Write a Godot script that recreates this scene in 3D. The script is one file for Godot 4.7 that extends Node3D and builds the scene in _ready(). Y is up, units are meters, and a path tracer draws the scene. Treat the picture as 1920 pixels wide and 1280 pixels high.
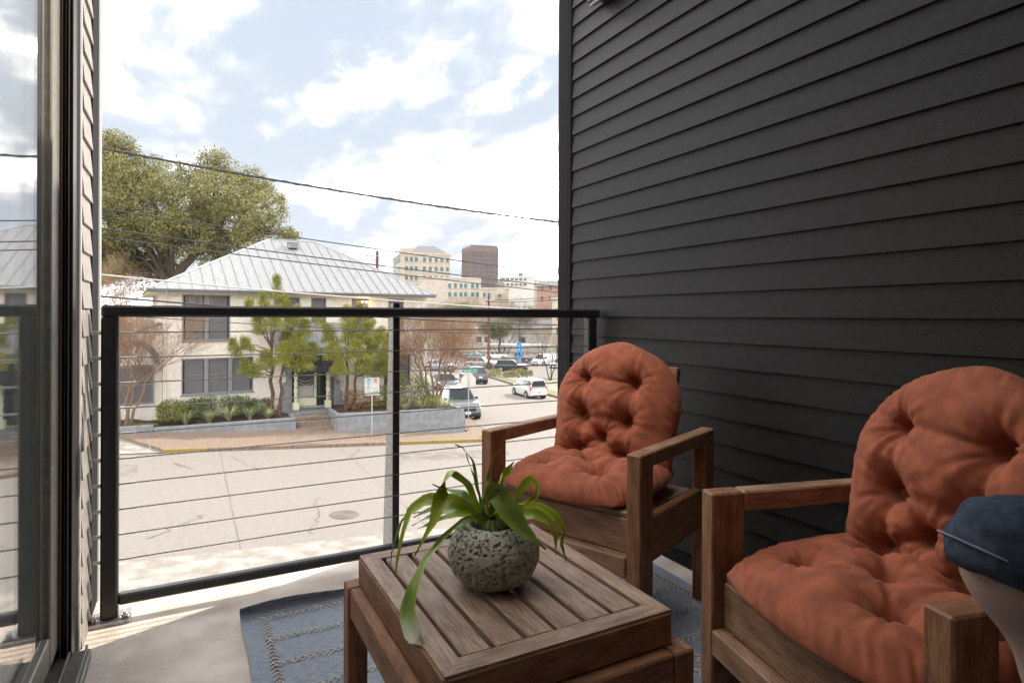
extends Node3D
# World: x = along the railing (right), y = up (balcony floor = 0), -z = outward over the street. Helper V(u, y, v) takes outward distance v.

var M := {}
var counts := {}
var rng := RandomNumberGenerator.new()

func V(u: float, y: float, v: float) -> Vector3:
	return Vector3(u, y, -v)

# ---------------------------------------------------------------- mesh builder
class MB:
	var p := PackedVector3Array()
	var n := PackedVector3Array()
	var t := PackedVector2Array()
	var c := PackedColorArray()
	var ix := PackedInt32Array()
	var col := Color(1, 1, 1)
	func vert(a: Vector3, nn: Vector3, uv := Vector2.ZERO) -> int:
		p.append(a); n.append(nn); t.append(uv); c.append(col)
		return p.size() - 1
	func tri(a: Vector3, b: Vector3, d: Vector3) -> void:      # counter-clockwise seen from outside
		var nn := (b - a).cross(d - a).normalized()
		var i := vert(a, nn, Vector2(a.x, a.z)); vert(b, nn, Vector2(b.x, b.z)); vert(d, nn, Vector2(d.x, d.z))
		ix.append_array([i, i + 2, i + 1])
	func quad(a: Vector3, b: Vector3, d: Vector3, e: Vector3, off := Vector2.ZERO) -> void:   # counter-clockwise seen from outside
		var nn := (b - a).cross(d - a)
		if nn.length_squared() < 1e-16: nn = (d - a).cross(e - a)
		nn = nn.normalized()
		var lu := a.distance_to(b)
		var lv := b.distance_to(d)
		var i := vert(a, nn, off); vert(b, nn, off + Vector2(lu, 0)); vert(d, nn, off + Vector2(lu, lv)); vert(e, nn, off + Vector2(0, lv))
		ix.append_array([i, i + 2, i + 1, i, i + 3, i + 2])
	# box with chamfered edges; texture u runs along the longest side
	func box(at: Vector3, size: Vector3, b := Basis.IDENTITY, ch := 0.0, off := Vector2.ZERO) -> void:
		var h := size * 0.5
		var ax := 0
		if size.y > size.x and size.y >= size.z: ax = 1
		elif size.z > size.x and size.z > size.y: ax = 2
		ch = minf(ch, minf(h.x, minf(h.y, h.z)) * 0.9)
		for k in 3:
			for s: float in [-1.0, 1.0]:
				var k1 := (k + 1) % 3
				var k2 := (k + 2) % 3
				var q := []
				for e: Array in [[-1.0, -1.0], [1.0, -1.0], [1.0, 1.0], [-1.0, 1.0]]:
					var v := Vector3.ZERO
					v[k] = s * h[k]; v[k1] = e[0] * (h[k1] - ch); v[k2] = e[1] * (h[k2] - ch)
					q.append(v)
				if s < 0: q = [q[0], q[3], q[2], q[1]]
				var nn := Vector3.ZERO
				nn[k] = s
				nn = (b * nn).normalized()
				var i0 := p.size()
				for v: Vector3 in q:
					var along: float = v[ax] if ax != k else v[k1]
					var across: float = (v[k2] if k1 == ax else v[k1]) if ax != k else v[k2]
					vert(at + b * v, nn, off + Vector2(along, across + k * 0.37))
				ix.append_array([i0, i0 + 2, i0 + 1, i0, i0 + 3, i0 + 2])
		if ch <= 0.0: return
		for k in 3:                                             # 12 edge chamfers
			var k1 := (k + 1) % 3
			var k2 := (k + 2) % 3
			for s1: float in [-1.0, 1.0]:
				for s2: float in [-1.0, 1.0]:
					var a := Vector3.ZERO; var d := Vector3.ZERO
					a[k1] = s1 * h[k1]; a[k2] = s2 * (h[k2] - ch); d[k1] = s1 * (h[k1] - ch); d[k2] = s2 * h[k2]
					var a2 := a; var d2 := d
					var l := h[k] - ch
					a[k] = -l; d[k] = -l; a2[k] = l; d2[k] = l
					var nn := Vector3.ZERO
					nn[k1] = s1; nn[k2] = s2
					nn = (b * nn).normalized()
					var i0 := p.size()
					for v: Vector3 in [a, a2, d2, d]:
						vert(at + b * v, nn, off + Vector2(v[ax], v[(ax + 1) % 3]))
					if s1 * s2 > 0: ix.append_array([i0, i0 + 1, i0 + 2, i0, i0 + 2, i0 + 3])
					else: ix.append_array([i0, i0 + 2, i0 + 1, i0, i0 + 3, i0 + 2])
		for sx: float in [-1.0, 1.0]:
			for sy: float in [-1.0, 1.0]:
				for sz: float in [-1.0, 1.0]:
					var a := Vector3(sx * h.x, sy * (h.y - ch), sz * (h.z - ch))
					var d := Vector3(sx * (h.x - ch), sy * h.y, sz * (h.z - ch))
					var e := Vector3(sx * (h.x - ch), sy * (h.y - ch), sz * h.z)
					if sx * sy * sz > 0: tri(at + b * a, at + b * d, at + b * e)
					else: tri(at + b * a, at + b * e, at + b * d)
	func tube(pts: PackedVector3Array, rad: PackedFloat32Array, sides := 8, caps := true) -> void:
		var m := pts.size()
		if m < 2: return
		var tan0 := (pts[1] - pts[0]).normalized()
		var up := Vector3.UP if absf(tan0.y) < 0.9 else Vector3.RIGHT
		var nx := tan0.cross(up).normalized()
		var base := p.size()
		var run := 0.0
		for i in m:
			var tg := (pts[mini(i + 1, m - 1)] - pts[maxi(i - 1, 0)]).normalized()
			nx = (nx - tg * nx.dot(tg)).normalized()
			var ny := tg.cross(nx)
			if i > 0: run += pts[i].distance_to(pts[i - 1])
			for k in sides + 1:
				var a := TAU * k / sides
				var dr := nx * cos(a) + ny * sin(a)
				vert(pts[i] + dr * rad[mini(i, rad.size() - 1)], dr, Vector2(float(k) / sides, run))
		for i in m - 1:
			for k in sides:
				var a := base + i * (sides + 1) + k
				var b := a + sides + 1
				ix.append_array([a, b, a + 1, a + 1, b, b + 1])
		if caps:
			for e in 2:
				var i0: int = base if e == 0 else base + (m - 1) * (sides + 1)
				var q: Vector3 = pts[0] if e == 0 else pts[m - 1]
				var tg := ((pts[0] - pts[1]) if e == 0 else (pts[m - 1] - pts[m - 2])).normalized()
				var cc := vert(q, tg, Vector2.ZERO)
				var r0 := p.size()
				for k in sides + 1: vert(p[i0 + k], tg, Vector2(0.1, 0.1))
				for k in sides:
					if e == 0: ix.append_array([cc, r0 + k, r0 + k + 1])
					else: ix.append_array([cc, r0 + k + 1, r0 + k])
	func cyl(a: Vector3, b: Vector3, r: float, sides := 12, r2 := -1.0) -> void:
		tube(PackedVector3Array([a, b]), PackedFloat32Array([r, r if r2 < 0 else r2]), sides)
	# profile: Vector2(radius, height) from bottom to top, outside on the right
	func lathe(prof: Array, at := Vector3.ZERO, segs := 32, sx := 1.0, sz := 1.0) -> void:
		var m := prof.size()
		grid(m, segs + 1, func(i: int, k: int) -> Vector3:
			var a := TAU * k / segs
			return at + Vector3(prof[i].x * cos(a) * sx, prof[i].y, -prof[i].x * sin(a) * sz), true)
	# grid surface with smooth normals; f(i, k); outside is dk x di
	func grid(ni: int, nk: int, f: Callable, wrap := false, flip := false, uvs := 1.0) -> void:
		var base := p.size()
		for i in ni:
			for k in nk:
				vert(f.call(i, k), Vector3.ZERO, Vector2(float(k) / (nk - 1), float(i) / (ni - 1)) * uvs)
		for i in ni - 1:
			for k in nk - 1:
				var a := base + i * nk + k
				var b := a + 1
				var d := a + nk + 1
				var e := a + nk
				if flip: ix.append_array([a, b, d, a, d, e])
				else: ix.append_array([a, d, b, a, e, d])
				var nn := (p[d] - p[a]).cross(p[e] - p[b])
				if flip: nn = -nn
				n[a] += nn; n[b] += nn; n[d] += nn; n[e] += nn
		if wrap:
			for i in ni:
				var a := base + i * nk
				var s := n[a] + n[a + nk - 1]
				n[a] = s; n[a + nk - 1] = s
		for i in range(base, p.size()): n[i] = n[i].normalized() if n[i].length_squared() > 1e-20 else Vector3.UP
	# polygon in the plane given by origin, x and y axes, extruded along x cross y by depth
	func prism(poly: PackedVector2Array, o: Vector3, x: Vector3, y: Vector3, depth: float) -> void:
		if Geometry2D.is_polygon_clockwise(poly): poly.reverse()
		var z := x.cross(y).normalized()
		if depth < 0.0:
			o += z * depth
			depth = -depth
		var m := poly.size()
		var tr := Geometry2D.triangulate_polygon(poly)
		for i in range(0, tr.size(), 3):
			var a: Vector2 = poly[tr[i]]; var b: Vector2 = poly[tr[i + 1]]; var d: Vector2 = poly[tr[i + 2]]
			if (b - a).cross(d - a) < 0:
				var s := b
				b = d; d = s
			for s in 2:
				var e: Vector3 = z * depth if s == 1 else Vector3.ZERO
				var nn: Vector3 = z if s == 1 else -z
				var i0 := p.size()
				for q: Vector2 in [a, b, d]: vert(o + x * q.x + y * q.y + e, nn, q)
				if s == 1: ix.append_array([i0, i0 + 2, i0 + 1])
				else: ix.append_array([i0, i0 + 1, i0 + 2])
		for i in m:
			var a: Vector2 = poly[i]; var b: Vector2 = poly[(i + 1) % m]
			var pa := o + x * a.x + y * a.y
			var pb := o + x * b.x + y * b.y
			quad(pa, pb, pb + z * depth, pa + z * depth)
	# a small leaf: folded diamond of two triangles each side of the rib
	func leaf(at: Vector3, dir: Vector3, side: Vector3, l: float, w: float) -> void:
		var nn := side.cross(dir).normalized()
		var i := vert(at, nn, Vector2(0, 0.5))
		vert(at + dir * l * 0.5 + side * w * 0.5, (nn + side * 0.3).normalized(), Vector2(0.5, 1))
		vert(at + dir * l, nn, Vector2(1, 0.5))
		vert(at + dir * l * 0.5 - side * w * 0.5, (nn - side * 0.3).normalized(), Vector2(0.5, 0))
		ix.append_array([i, i + 2, i + 1, i, i + 3, i + 2])
	func mesh() -> ArrayMesh:
		var a := []
		a.resize(Mesh.ARRAY_MAX)
		a[Mesh.ARRAY_VERTEX] = p; a[Mesh.ARRAY_NORMAL] = n; a[Mesh.ARRAY_TEX_UV] = t; a[Mesh.ARRAY_COLOR] = c; a[Mesh.ARRAY_INDEX] = ix
		var m := ArrayMesh.new()
		m.add_surface_from_arrays(Mesh.PRIMITIVE_TRIANGLES, a)
		return m

# ---------------------------------------------------------------- nodes
func numbered(called: String) -> String:
	var k: int = counts.get(called, 0)
	counts[called] = k + 1
	return called if k == 0 else "%s_%03d" % [called, k]

func put(called: String, what, m: Material, parent: Node = null, at := Vector3.ZERO, b := Basis.IDENTITY) -> MeshInstance3D:
	var o := MeshInstance3D.new()
	o.mesh = what.mesh() if what is MB else what
	o.material_override = m
	o.transform = Transform3D(b, at)
	if parent == null:
		o.name = numbered(called)
		add_child(o)
	else:
		o.name = called
		parent.add_child(o, true)
	return o

func tag(o: Node, label: String, category: String, group := "", kind := "") -> Node:
	if label: o.set_meta("label", label)
	if category: o.set_meta("category", category)
	if group: o.set_meta("group", group)
	if kind: o.set_meta("kind", kind)
	return o

func setting(o: Node, label := "") -> Node:
	o.set_meta("kind", "structure")
	if label: o.set_meta("label", label)
	return o

func thing(called: String, label: String, category: String, at := Vector3.ZERO, turn := 0.0, group := "") -> Node3D:
	var o := Node3D.new()
	o.name = numbered(called)
	add_child(o)
	o.position = at
	o.rotation.y = turn
	tag(o, label, category, group)
	return o

func copy_of(o: Node3D, label: String, at: Vector3, turn: float, scale_by := 1.0) -> Node3D:
	var r: Node3D = o.duplicate()
	r.name = numbered(String(o.name).rstrip("0123456789").trim_suffix("_"))
	add_child(r)
	r.position = at
	r.rotation = Vector3(0, turn, 0)
	r.scale = Vector3.ONE * scale_by
	r.set_meta("label", label)
	return r

func boxm(size: Vector3, ch := 0.0, off := Vector2.ZERO) -> MB:
	var m := MB.new()
	m.box(Vector3.ZERO, size, Basis.IDENTITY, ch, off)
	return m

# ---------------------------------------------------------------- materials
func lin(r: float, g: float, b: float) -> Color:
	return Color(r, g, b).linear_to_srgb()

func mat(called: String, c: Color, rough := 0.7, metal := 0.0) -> StandardMaterial3D:
	var m := StandardMaterial3D.new()
	m.resource_name = called
	m.albedo_color = Color(c.r, c.g, c.b).linear_to_srgb()
	m.roughness = rough
	m.metallic = metal
	M[called] = m
	return m

func noise(freq: float, sd: int, oct := 4, type := FastNoiseLite.TYPE_SIMPLEX_SMOOTH) -> FastNoiseLite:
	var f := FastNoiseLite.new()
	f.seed = sd
	f.frequency = freq
	f.noise_type = type
	f.fractal_octaves = oct
	return f

# tint texture running from colour a to colour b (sRGB values) by noise
func tint(freq: float, sd: int, a: Color, b: Color, lo := 0.25, hi := 0.75, size := 512, oct := 5) -> NoiseTexture2D:
	var t := NoiseTexture2D.new()
	t.width = size; t.height = size
	t.seamless = true
	t.noise = noise(freq, sd, oct)
	var g := Gradient.new()
	g.offsets = PackedFloat32Array([lo, hi])
	g.colors = PackedColorArray([a, b])
	t.color_ramp = g
	return t

func bumps(freq: float, sd: int, size := 512, oct := 4) -> NoiseTexture2D:
	return tint(freq, sd, Color.BLACK, Color.WHITE, 0.1, 0.9, size, oct)

# tri-planar patchy material: base colour times a coarse tint, plus bump
func patchy(called: String, c: Color, rough: float, metres: float, freq: float, sd: int, low := 0.75, bump_cm := 0.1, bump_freq := 0.1) -> StandardMaterial3D:
	var m := mat(called, c, rough)
	m.albedo_texture = tint(freq, sd, Color(low, low * 0.99, low * 0.97), Color.WHITE)
	m.uv1_triplanar = true
	m.uv1_world_triplanar = true
	m.uv1_scale = Vector3.ONE / metres
	if bump_cm > 0:
		m.heightmap_enabled = true
		m.heightmap_texture = bumps(bump_freq, sd + 7)
		m.heightmap_scale = bump_cm
	return m

func wood(called: String, dark: Color, mid: Color, pale: Color, sd: int, rough := 0.75) -> StandardMaterial3D:
	var w := 512
	var h := 256
	var im := Image.create(w, h, false, Image.FORMAT_RGB8)
	var hm := Image.create(w, h, false, Image.FORMAT_L8)
	var a := noise(0.02, sd, 3)
	var b := noise(0.05, sd + 1, 3)
	var e := noise(0.012, sd + 2, 4)
	var grain := func(x: float, y: float) -> Vector3:
		var bend := a.get_noise_2d(x * 0.35, y * 1.2) * 9.0
		return Vector3(b.get_noise_2d(x * 0.10, (y + bend) * 4.2), b.get_noise_2d(x * 0.4 + 900.0, y * 13.0), e.get_noise_2d(x * 0.8, y * 1.6 + 500.0)) * 0.5 + Vector3.ONE * 0.5
	for x in w:
		var fx := smoothstep(0.72, 1.0, x / float(w))
		for y in h:
			var fy := smoothstep(0.80, 1.0, y / float(h))
			var q: Vector3 = grain.call(x, y)                  # cross-faded at the ends so that the repeat has no seam
			if fx > 0.0: q = q.lerp(grain.call(x - w, y), fx)
			if fy > 0.0:
				var q2: Vector3 = grain.call(x, y - h)
				if fx > 0.0: q2 = q2.lerp(grain.call(x - w, y - h), fx)
				q = q.lerp(q2, fy)
			var k := clampf((q.x - 0.5) * 1.15 + (q.y - 0.5) * 0.5 + (q.z - 0.5) * 0.95 + 0.5, 0.0, 1.0)
			var cc := dark.lerp(mid, minf(1.0, k * 2.0)).lerp(pale, maxf(0.0, k * 2.0 - 1.0))
			if q.y < 0.30: cc = cc * 0.70
			im.set_pixel(x, y, cc.linear_to_srgb())
			var hh := clampf(0.35 * q.x + 0.65 * q.y, 0, 1)
			hm.set_pixel(x, y, Color(hh, hh, hh))
	var m := mat(called, Color(1, 1, 1), rough)
	m.albedo_texture = ImageTexture.create_from_image(im)
	m.heightmap_enabled = true
	m.heightmap_texture = ImageTexture.create_from_image(hm)
	m.heightmap_scale = 0.08
	m.uv1_scale = Vector3(1.6, 4.5, 1)
	return m

func clear_pane(called: String, alpha := 0.04, c := Color(0.9, 1.0, 0.97)) -> StandardMaterial3D:
	var m := mat(called, c, 0.02)
	m.albedo_color.a = alpha
	m.transparency = BaseMaterial3D.TRANSPARENCY_ALPHA
	return m

func glow(called: String, c: Color, energy: float) -> StandardMaterial3D:
	var m := mat(called, c, 0.5)
	m.emission_enabled = true
	m.emission = c.linear_to_srgb()
	m.emission_energy_multiplier = energy
	return m

func leafmat(called: String, back: Color) -> StandardMaterial3D:
	var m := mat(called, Color(1, 1, 1), 0.6)
	m.vertex_color_use_as_albedo = true
	m.backlight_enabled = true
	m.backlight = back
	m.cull_mode = BaseMaterial3D.CULL_DISABLED
	return m

func text(called: String, s: String, height: float, m: Material, parent: Node, at: Vector3, b := Basis.IDENTITY, bold := true) -> MeshInstance3D:
	var t := TextMesh.new()
	t.text = s
	var f := SystemFont.new()
	f.font_names = PackedStringArray(["Droid Sans"])
	if bold: f.font_weight = 700
	t.font = f
	t.font_size = 32
	t.pixel_size = height / 23.0
	t.depth = 0.004
	return put(called, t, m, parent, at, b)

func rn(a: float, b: float) -> float:
	return rng.randf_range(a, b)

func rdir() -> Vector3:
	var z := rn(-1, 1)
	var a := rn(0, TAU)
	var r := sqrt(1 - z * z)
	return Vector3(r * cos(a), z, r * sin(a))

# ---------------------------------------------------------------- the scene
func _ready() -> void:
	rng.seed = 11
	# camera
	var cam := Camera3D.new()
	cam.name = "camera"
	add_child(cam)
	cam.position = Vector3(0, 1.035, 0)
	cam.rotation_degrees = Vector3(0, -28.1, 0.2)
	var near := 0.05
	cam.set_frustum(2.0 * near * 640.0 / 1128.0, Vector2(0, -near * 48.9 / 1128.0), near, 4000.0)
	cam.current = true
	# sky, exposure
	var we := WorldEnvironment.new()
	we.name = "world_environment"
	var env := Environment.new()
	env.background_mode = Environment.BG_SKY
	var sky := Sky.new()
	var pano := PanoramaSkyMaterial.new()
	pano.panorama = sky_panorama()
	pano.energy_multiplier = 1.0
	sky.sky_material = pano
	env.sky = sky
	env.tonemap_mode = Environment.TONE_MAPPER_LINEAR
	env.tonemap_exposure = 3.65
	env.sdfgi_enabled = true
	env.ssao_enabled = true
	env.ssil_enabled = true
	env.fog_enabled = true
	env.fog_density = 0.00016
	env.fog_light_color = Color(0.93, 0.95, 1.0)
	we.environment = env
	add_child(we)
	# sun: from the right along the street, fairly low
	var sun := DirectionalLight3D.new()
	sun.name = "sun"
	add_child(sun)
	sun.look_at_from_position(Vector3.ZERO, Vector3(-0.786, -0.574, 0.2285), Vector3.UP)
	sun.light_energy = 0.62
	sun.light_color = Color(1.0, 0.955, 0.89)
	sun.light_angular_distance = 0.6
	sun.shadow_enabled = true
	materials()
	balcony()
	terrain()
	far_buildings()
	house()
	planters()
	railing()
	sliding_door()
	furniture()
	signs_and_poles()
	vehicles()
	vegetation()
	table_plant()
	seated_person()

func sky_panorama() -> ImageTexture:
	var w := 2048
	var h := 1024
	var im := Image.create(w, h, false, Image.FORMAT_RGBAF)
	var big := noise(0.55, 5, 5)
	var wisp := noise(1.3, 21, 6)
	wisp.domain_warp_enabled = true
	wisp.domain_warp_amplitude = 0.7
	wisp.domain_warp_frequency = 0.7
	var puff := noise(6.5, 33, 3)
	for y in h:
		var el := (0.5 - (y + 0.5) / h) * PI
		for x in w:
			if el < -0.02:
				im.set_pixel(x, y, Color(0.33, 0.31, 0.29))
				continue
			var az := (x + 0.5) / w * TAU
			var e2 := maxf(el, 0.0)
			var s := 1.0 / (sin(e2) + 0.16)
			var px := cos(az) * cos(e2) * s
			var pz := sin(az) * cos(e2) * s
			var a := big.get_noise_2d(px * 0.9, pz * 0.9)
			var b := wisp.get_noise_2d(px * 0.75 + 3.0, pz * 1.5)
			var cc := puff.get_noise_2d(px * 0.8, pz * 1.15)
			var cover := clampf(0.515 + a * 0.66 + b * 0.56 + cc * 0.16, 0.0, 1.0)
			var up := smoothstep(0.0, 1.1, e2)
			# thin cloud scatters forward: brighter towards the sun, which stands on the right
			var dir := Vector3(sin(az) * cos(e2), sin(e2), -cos(az) * cos(e2))
			var near_sun := exp(-pow(dir.angle_to(Vector3(0.786, 0.574, -0.2285)) / 0.75, 2.0))
			var blue := Color(0.205, 0.226, 0.252).lerp(Color(0.155, 0.196, 0.256), up)
			var veil := blue.lerp(Color(0.285, 0.285, 0.285), smoothstep(0.25, 0.78, cover))
			var thick := minf(pow(cover, 8.0) * 11.0, 2.8) * (1.0 + 0.8 * near_sun)
			im.set_pixel(x, y, Color(veil.r + thick, veil.g + thick * 0.985, veil.b + thick * 0.955))
	return ImageTexture.create_from_image(im)

func materials() -> void:
	# balcony
	patchy("floor_concrete", Color(0.73, 0.63, 0.555), 0.85, 1.3, 0.012, 3, 0.90, 0.12, 0.12)
	var s := patchy("dark_siding", Color(0.0135, 0.0125, 0.0122), 0.52, 0.5, 0.02, 8, 0.86, 0.05, 0.14)
	s.metallic_specular = 0.36
	patchy("grey_siding", Color(0.29, 0.265, 0.245), 0.6, 0.5, 0.02, 9, 0.9, 0.05, 0.14)
	mat("dark_trim", Color(0.018, 0.0175, 0.018), 0.8).metallic_specular = 0.2
	mat("grey_trim", Color(0.34, 0.33, 0.33), 0.55)
	patchy("ceiling_paint", Color(0.62, 0.60, 0.57), 0.8, 1.0, 0.02, 6, 0.93, 0.03, 0.1)
	patchy("inner_wall", Color(0.5, 0.48, 0.45), 0.85, 1.0, 0.02, 7, 0.93, 0.0)
	var st := patchy("black_steel", Color(0.018, 0.017, 0.018), 0.38, 0.3, 0.05, 12, 0.8, 0.015, 0.3)
	st.metallic_specular = 0.55
	patchy("grey_steel", Color(0.40, 0.39, 0.39), 0.45, 0.4, 0.03, 13, 0.8, 0.01, 0.2)
	mat("stainless", Color(0.55, 0.53, 0.5), 0.28, 1.0)
	mat("cable_steel", Color(0.30, 0.28, 0.26), 0.42, 0.9)
	mat("galvanised", Color(0.50, 0.50, 0.52), 0.4, 0.85)
	patchy("bronze_frame", Color(0.016, 0.014, 0.013), 0.4, 0.3, 0.03, 14, 0.85, 0.01, 0.2)
	patchy("dusty_stile", Color(0.17, 0.157, 0.128), 0.5, 0.5, 0.02, 15, 0.88, 0.0)
	var cc2 := mat("curtain_cloth", Color(0.55, 0.56, 0.49), 0.9)
	cc2.backlight_enabled = true
	cc2.backlight = Color(0.3, 0.3, 0.27)
	mat("copper_seal", Color(0.38, 0.24, 0.17), 0.5)
	clear_pane("door_glass", 0.03)
	wood("slat_wood", Color(0.15, 0.09, 0.06), Color(0.31, 0.20, 0.14), Color(0.45, 0.33, 0.25), 41, 0.6)
	wood("frame_wood", Color(0.125, 0.05, 0.022), Color(0.255, 0.11, 0.05), Color(0.37, 0.19, 0.095), 57, 0.65)
	wood("arm_wood", Color(0.14, 0.07, 0.037), Color(0.27, 0.145, 0.08), Color(0.39, 0.245, 0.155), 73, 0.65)
	var cu := patchy("terracotta_cloth", Color(0.40, 0.108, 0.050), 0.9, 0.45, 0.014, 24, 0.80, 0.03, 0.45)
	cu.uv1_world_triplanar = false
	cu.rim_enabled = true
	cu.rim = 0.35
	cu.rim_tint = 0.6
	var rg := mat("rug_weave", Color(1, 1, 1), 0.95)
	var im := Image.create(512, 512, false, Image.FORMAT_RGB8)
	var rh := Image.create(512, 512, false, Image.FORMAT_L8)
	var na := noise(0.03, 61, 3)
	var nb := noise(0.2, 62, 2)
	for x in 512:
		for y in 512:
			var row := sin(y * TAU / 16.0) * 0.5 + 0.5
			var knot := sin(x * TAU / 8.0 + (y / 16) * PI) * 0.5 + 0.5
			var k := clampf(0.5 + na.get_noise_2d(x * 0.3, y * 3.0) * 0.7 + nb.get_noise_2d(x, y) * 0.4, 0, 1)
			var cc := Color(0.20, 0.24, 0.31).lerp(Color(0.58, 0.63, 0.70), k)
			if row < 0.16: cc = cc * 0.55
			im.set_pixel(x, y, cc.linear_to_srgb())
			var q := clampf(row * (0.55 + 0.45 * knot), 0, 1)
			rh.set_pixel(x, y, Color(q, q, q))
	rg.albedo_texture = ImageTexture.create_from_image(im)
	rg.heightmap_enabled = true
	rg.heightmap_texture = ImageTexture.create_from_image(rh)
	rg.heightmap_scale = 0.25
	rg.uv1_scale = Vector3(5.5, 5.5, 1)
	mat("rug_stitch", Color(0.74, 0.65, 0.54), 0.95)
	patchy("pot_stone", Color(0.52, 0.51, 0.425), 0.9, 0.12, 0.03, 31, 0.82, 0.0)
	mat("pot_soil", Color(0.02, 0.014, 0.01), 0.95)
	mat("green_mesh", Color(0.005, 0.10, 0.065), 0.6)
	var pl := mat("strap_leaf", Color(1, 1, 1), 0.42)
	pl.vertex_color_use_as_albedo = true
	pl.backlight_enabled = true
	pl.backlight = Color(0.30, 0.34, 0.05)
	pl.cull_mode = BaseMaterial3D.CULL_DISABLED
	# street and house
	patchy("street_concrete", Color(0.205, 0.185, 0.170), 0.9, 3.1, 0.03, 80, 0.955, 0.4, 0.2)
	patchy("street_patch", Color(0.194, 0.172, 0.157), 0.9, 5.0, 0.012, 81, 0.82, 0.3, 0.2)
	patchy("walk_concrete", Color(0.215, 0.158, 0.12), 0.9, 2.2, 0.02, 82, 0.86, 0.3, 0.2)
	patchy("pale_walk", Color(0.30, 0.275, 0.25), 0.9, 4.0, 0.014, 83, 0.82, 0.2, 0.2)
	mat("crack_tar", Color(0.12, 0.105, 0.095), 0.9)
	patchy("yellow_paint", Color(0.40, 0.295, 0.085), 0.8, 0.7, 0.03, 84, 0.55, 0.1, 0.3)
	patchy("worn_yellow", Color(0.36, 0.285, 0.17), 0.85, 2.0, 0.02, 85, 0.8, 0.0)
	patchy("iron_cover", Color(0.17, 0.14, 0.125), 0.7, 0.5, 0.03, 86, 0.8, 0.1, 0.2)
	patchy("land", Color(0.27, 0.25, 0.16), 0.95, 14.0, 0.02, 87, 0.6, 0.0)
	patchy("lawn_turf", Color(0.27, 0.26, 0.10), 0.95, 3.0, 0.03, 88, 0.6, 1.0, 0.3)
	patchy("asphalt", Color(0.21, 0.20, 0.19), 0.9, 9.0, 0.02, 89, 0.8, 0.0)
	patchy("stucco", Color(0.76, 0.70, 0.635), 0.9, 2.2, 0.012, 90, 0.95, 0.5, 0.16)
	mat("grey_paint", Color(0.20, 0.205, 0.215), 0.6)
	patchy("planter_paint", Color(0.225, 0.235, 0.255), 0.75, 2.5, 0.012, 91, 0.89, 0.1, 0.15)
	var rf := patchy("metal_roof", Color(0.30, 0.302, 0.31), 0.38, 3.0, 0.02, 92, 0.92, 0.0)
	rf.metallic = 0.15
	mat("screen_mesh", Color(0.115, 0.11, 0.115), 0.5)
	mat("dark_glass", Color(0.02, 0.024, 0.028), 0.06)
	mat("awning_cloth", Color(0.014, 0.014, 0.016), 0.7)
	mat("cream_paint", Color(0.62, 0.60, 0.44), 0.6)
	mat("blind_cloth", Color(0.36, 0.35, 0.31), 0.8)
	patchy("mulch", Color(0.105, 0.064, 0.042), 0.95, 0.8, 0.05, 93, 0.45, 1.6, 0.25)
	patchy("bark_grey", Color(0.13, 0.10, 0.075), 0.95, 0.6, 0.03, 94, 0.55, 1.2, 0.2)
	patchy("bark_tan", Color(0.30, 0.195, 0.125), 0.85, 0.6, 0.03, 95, 0.65, 0.3, 0.15)
	mat("twig_tan", Color(0.23, 0.14, 0.088), 0.9)
	mat("twig_grey", Color(0.18, 0.14, 0.112), 0.9)
	patchy("bark_red", Color(0.17, 0.085, 0.055), 0.95, 0.5, 0.03, 96, 0.6, 0.6, 0.2)
	leafmat("oak_leaf", Color(0.28, 0.30, 0.06))
	leafmat("juniper_leaf", Color(0.26, 0.32, 0.05))
	leafmat("hedge_leaf", Color(0.22, 0.30, 0.05))
	leafmat("dry_leaf", Color(0.30, 0.18, 0.07))
	leafmat("grass_blade", Color(0.26, 0.30, 0.08))
	mat("wire_black", Color(0.03, 0.03, 0.032), 0.6)
	mat("wire_pale", Color(0.42, 0.40, 0.37), 0.6)
	patchy("pole_wood", Color(0.16, 0.075, 0.045), 0.9, 0.6, 0.03, 97, 0.6, 0.4, 0.2)
	mat("sign_white", Color(0.42, 0.42, 0.41), 0.5)
	mat("sign_back", Color(0.52, 0.50, 0.46), 0.45, 0.3)
	mat("sign_green", Color(0.0, 0.21, 0.135), 0.4)
	mat("sign_red", Color(0.55, 0.03, 0.03), 0.4)
	mat("sign_blue", Color(0.03, 0.13, 0.42), 0.4)
	mat("sign_black", Color(0.02, 0.02, 0.02), 0.5)
	# vehicles
	mat("tyre_rubber", Color(0.018, 0.018, 0.018), 0.85)
	mat("wheel_alloy", Color(0.42, 0.42, 0.43), 0.35, 0.8)
	mat("car_trim", Color(0.02, 0.02, 0.021), 0.6)
	mat("chrome", Color(0.6, 0.6, 0.6), 0.15, 1.0)
	mat("head_lens", Color(0.6, 0.62, 0.64), 0.12)
	mat("tail_lens", Color(0.45, 0.02, 0.02), 0.2)
	mat("amber_lens", Color(0.55, 0.25, 0.02), 0.3)
	mat("plate_white", Color(0.65, 0.66, 0.66), 0.5)
	mat("plate_yellow", Color(0.62, 0.42, 0.03), 0.5)
	for c: Array in [["paint_white", 0.50, 0.50, 0.49, 0.0], ["paint_silver", 0.24, 0.245, 0.255, 0.45], ["paint_grey", 0.14, 0.145, 0.15, 0.45], ["paint_black", 0.012, 0.013, 0.015, 0.2], ["paint_teal", 0.02, 0.30, 0.38, 0.1], ["paint_brown", 0.13, 0.10, 0.075, 0.3], ["paint_blue", 0.045, 0.11, 0.20, 0.3]]:
		var cp := mat(c[0], Color(c[1], c[2], c[3]), 0.32, c[4])
		cp.clearcoat_enabled = true
		cp.clearcoat = 0.8
		cp.clearcoat_roughness = 0.06
	mat("cone_orange", Color(0.85, 0.16, 0.02), 0.5)
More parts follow.
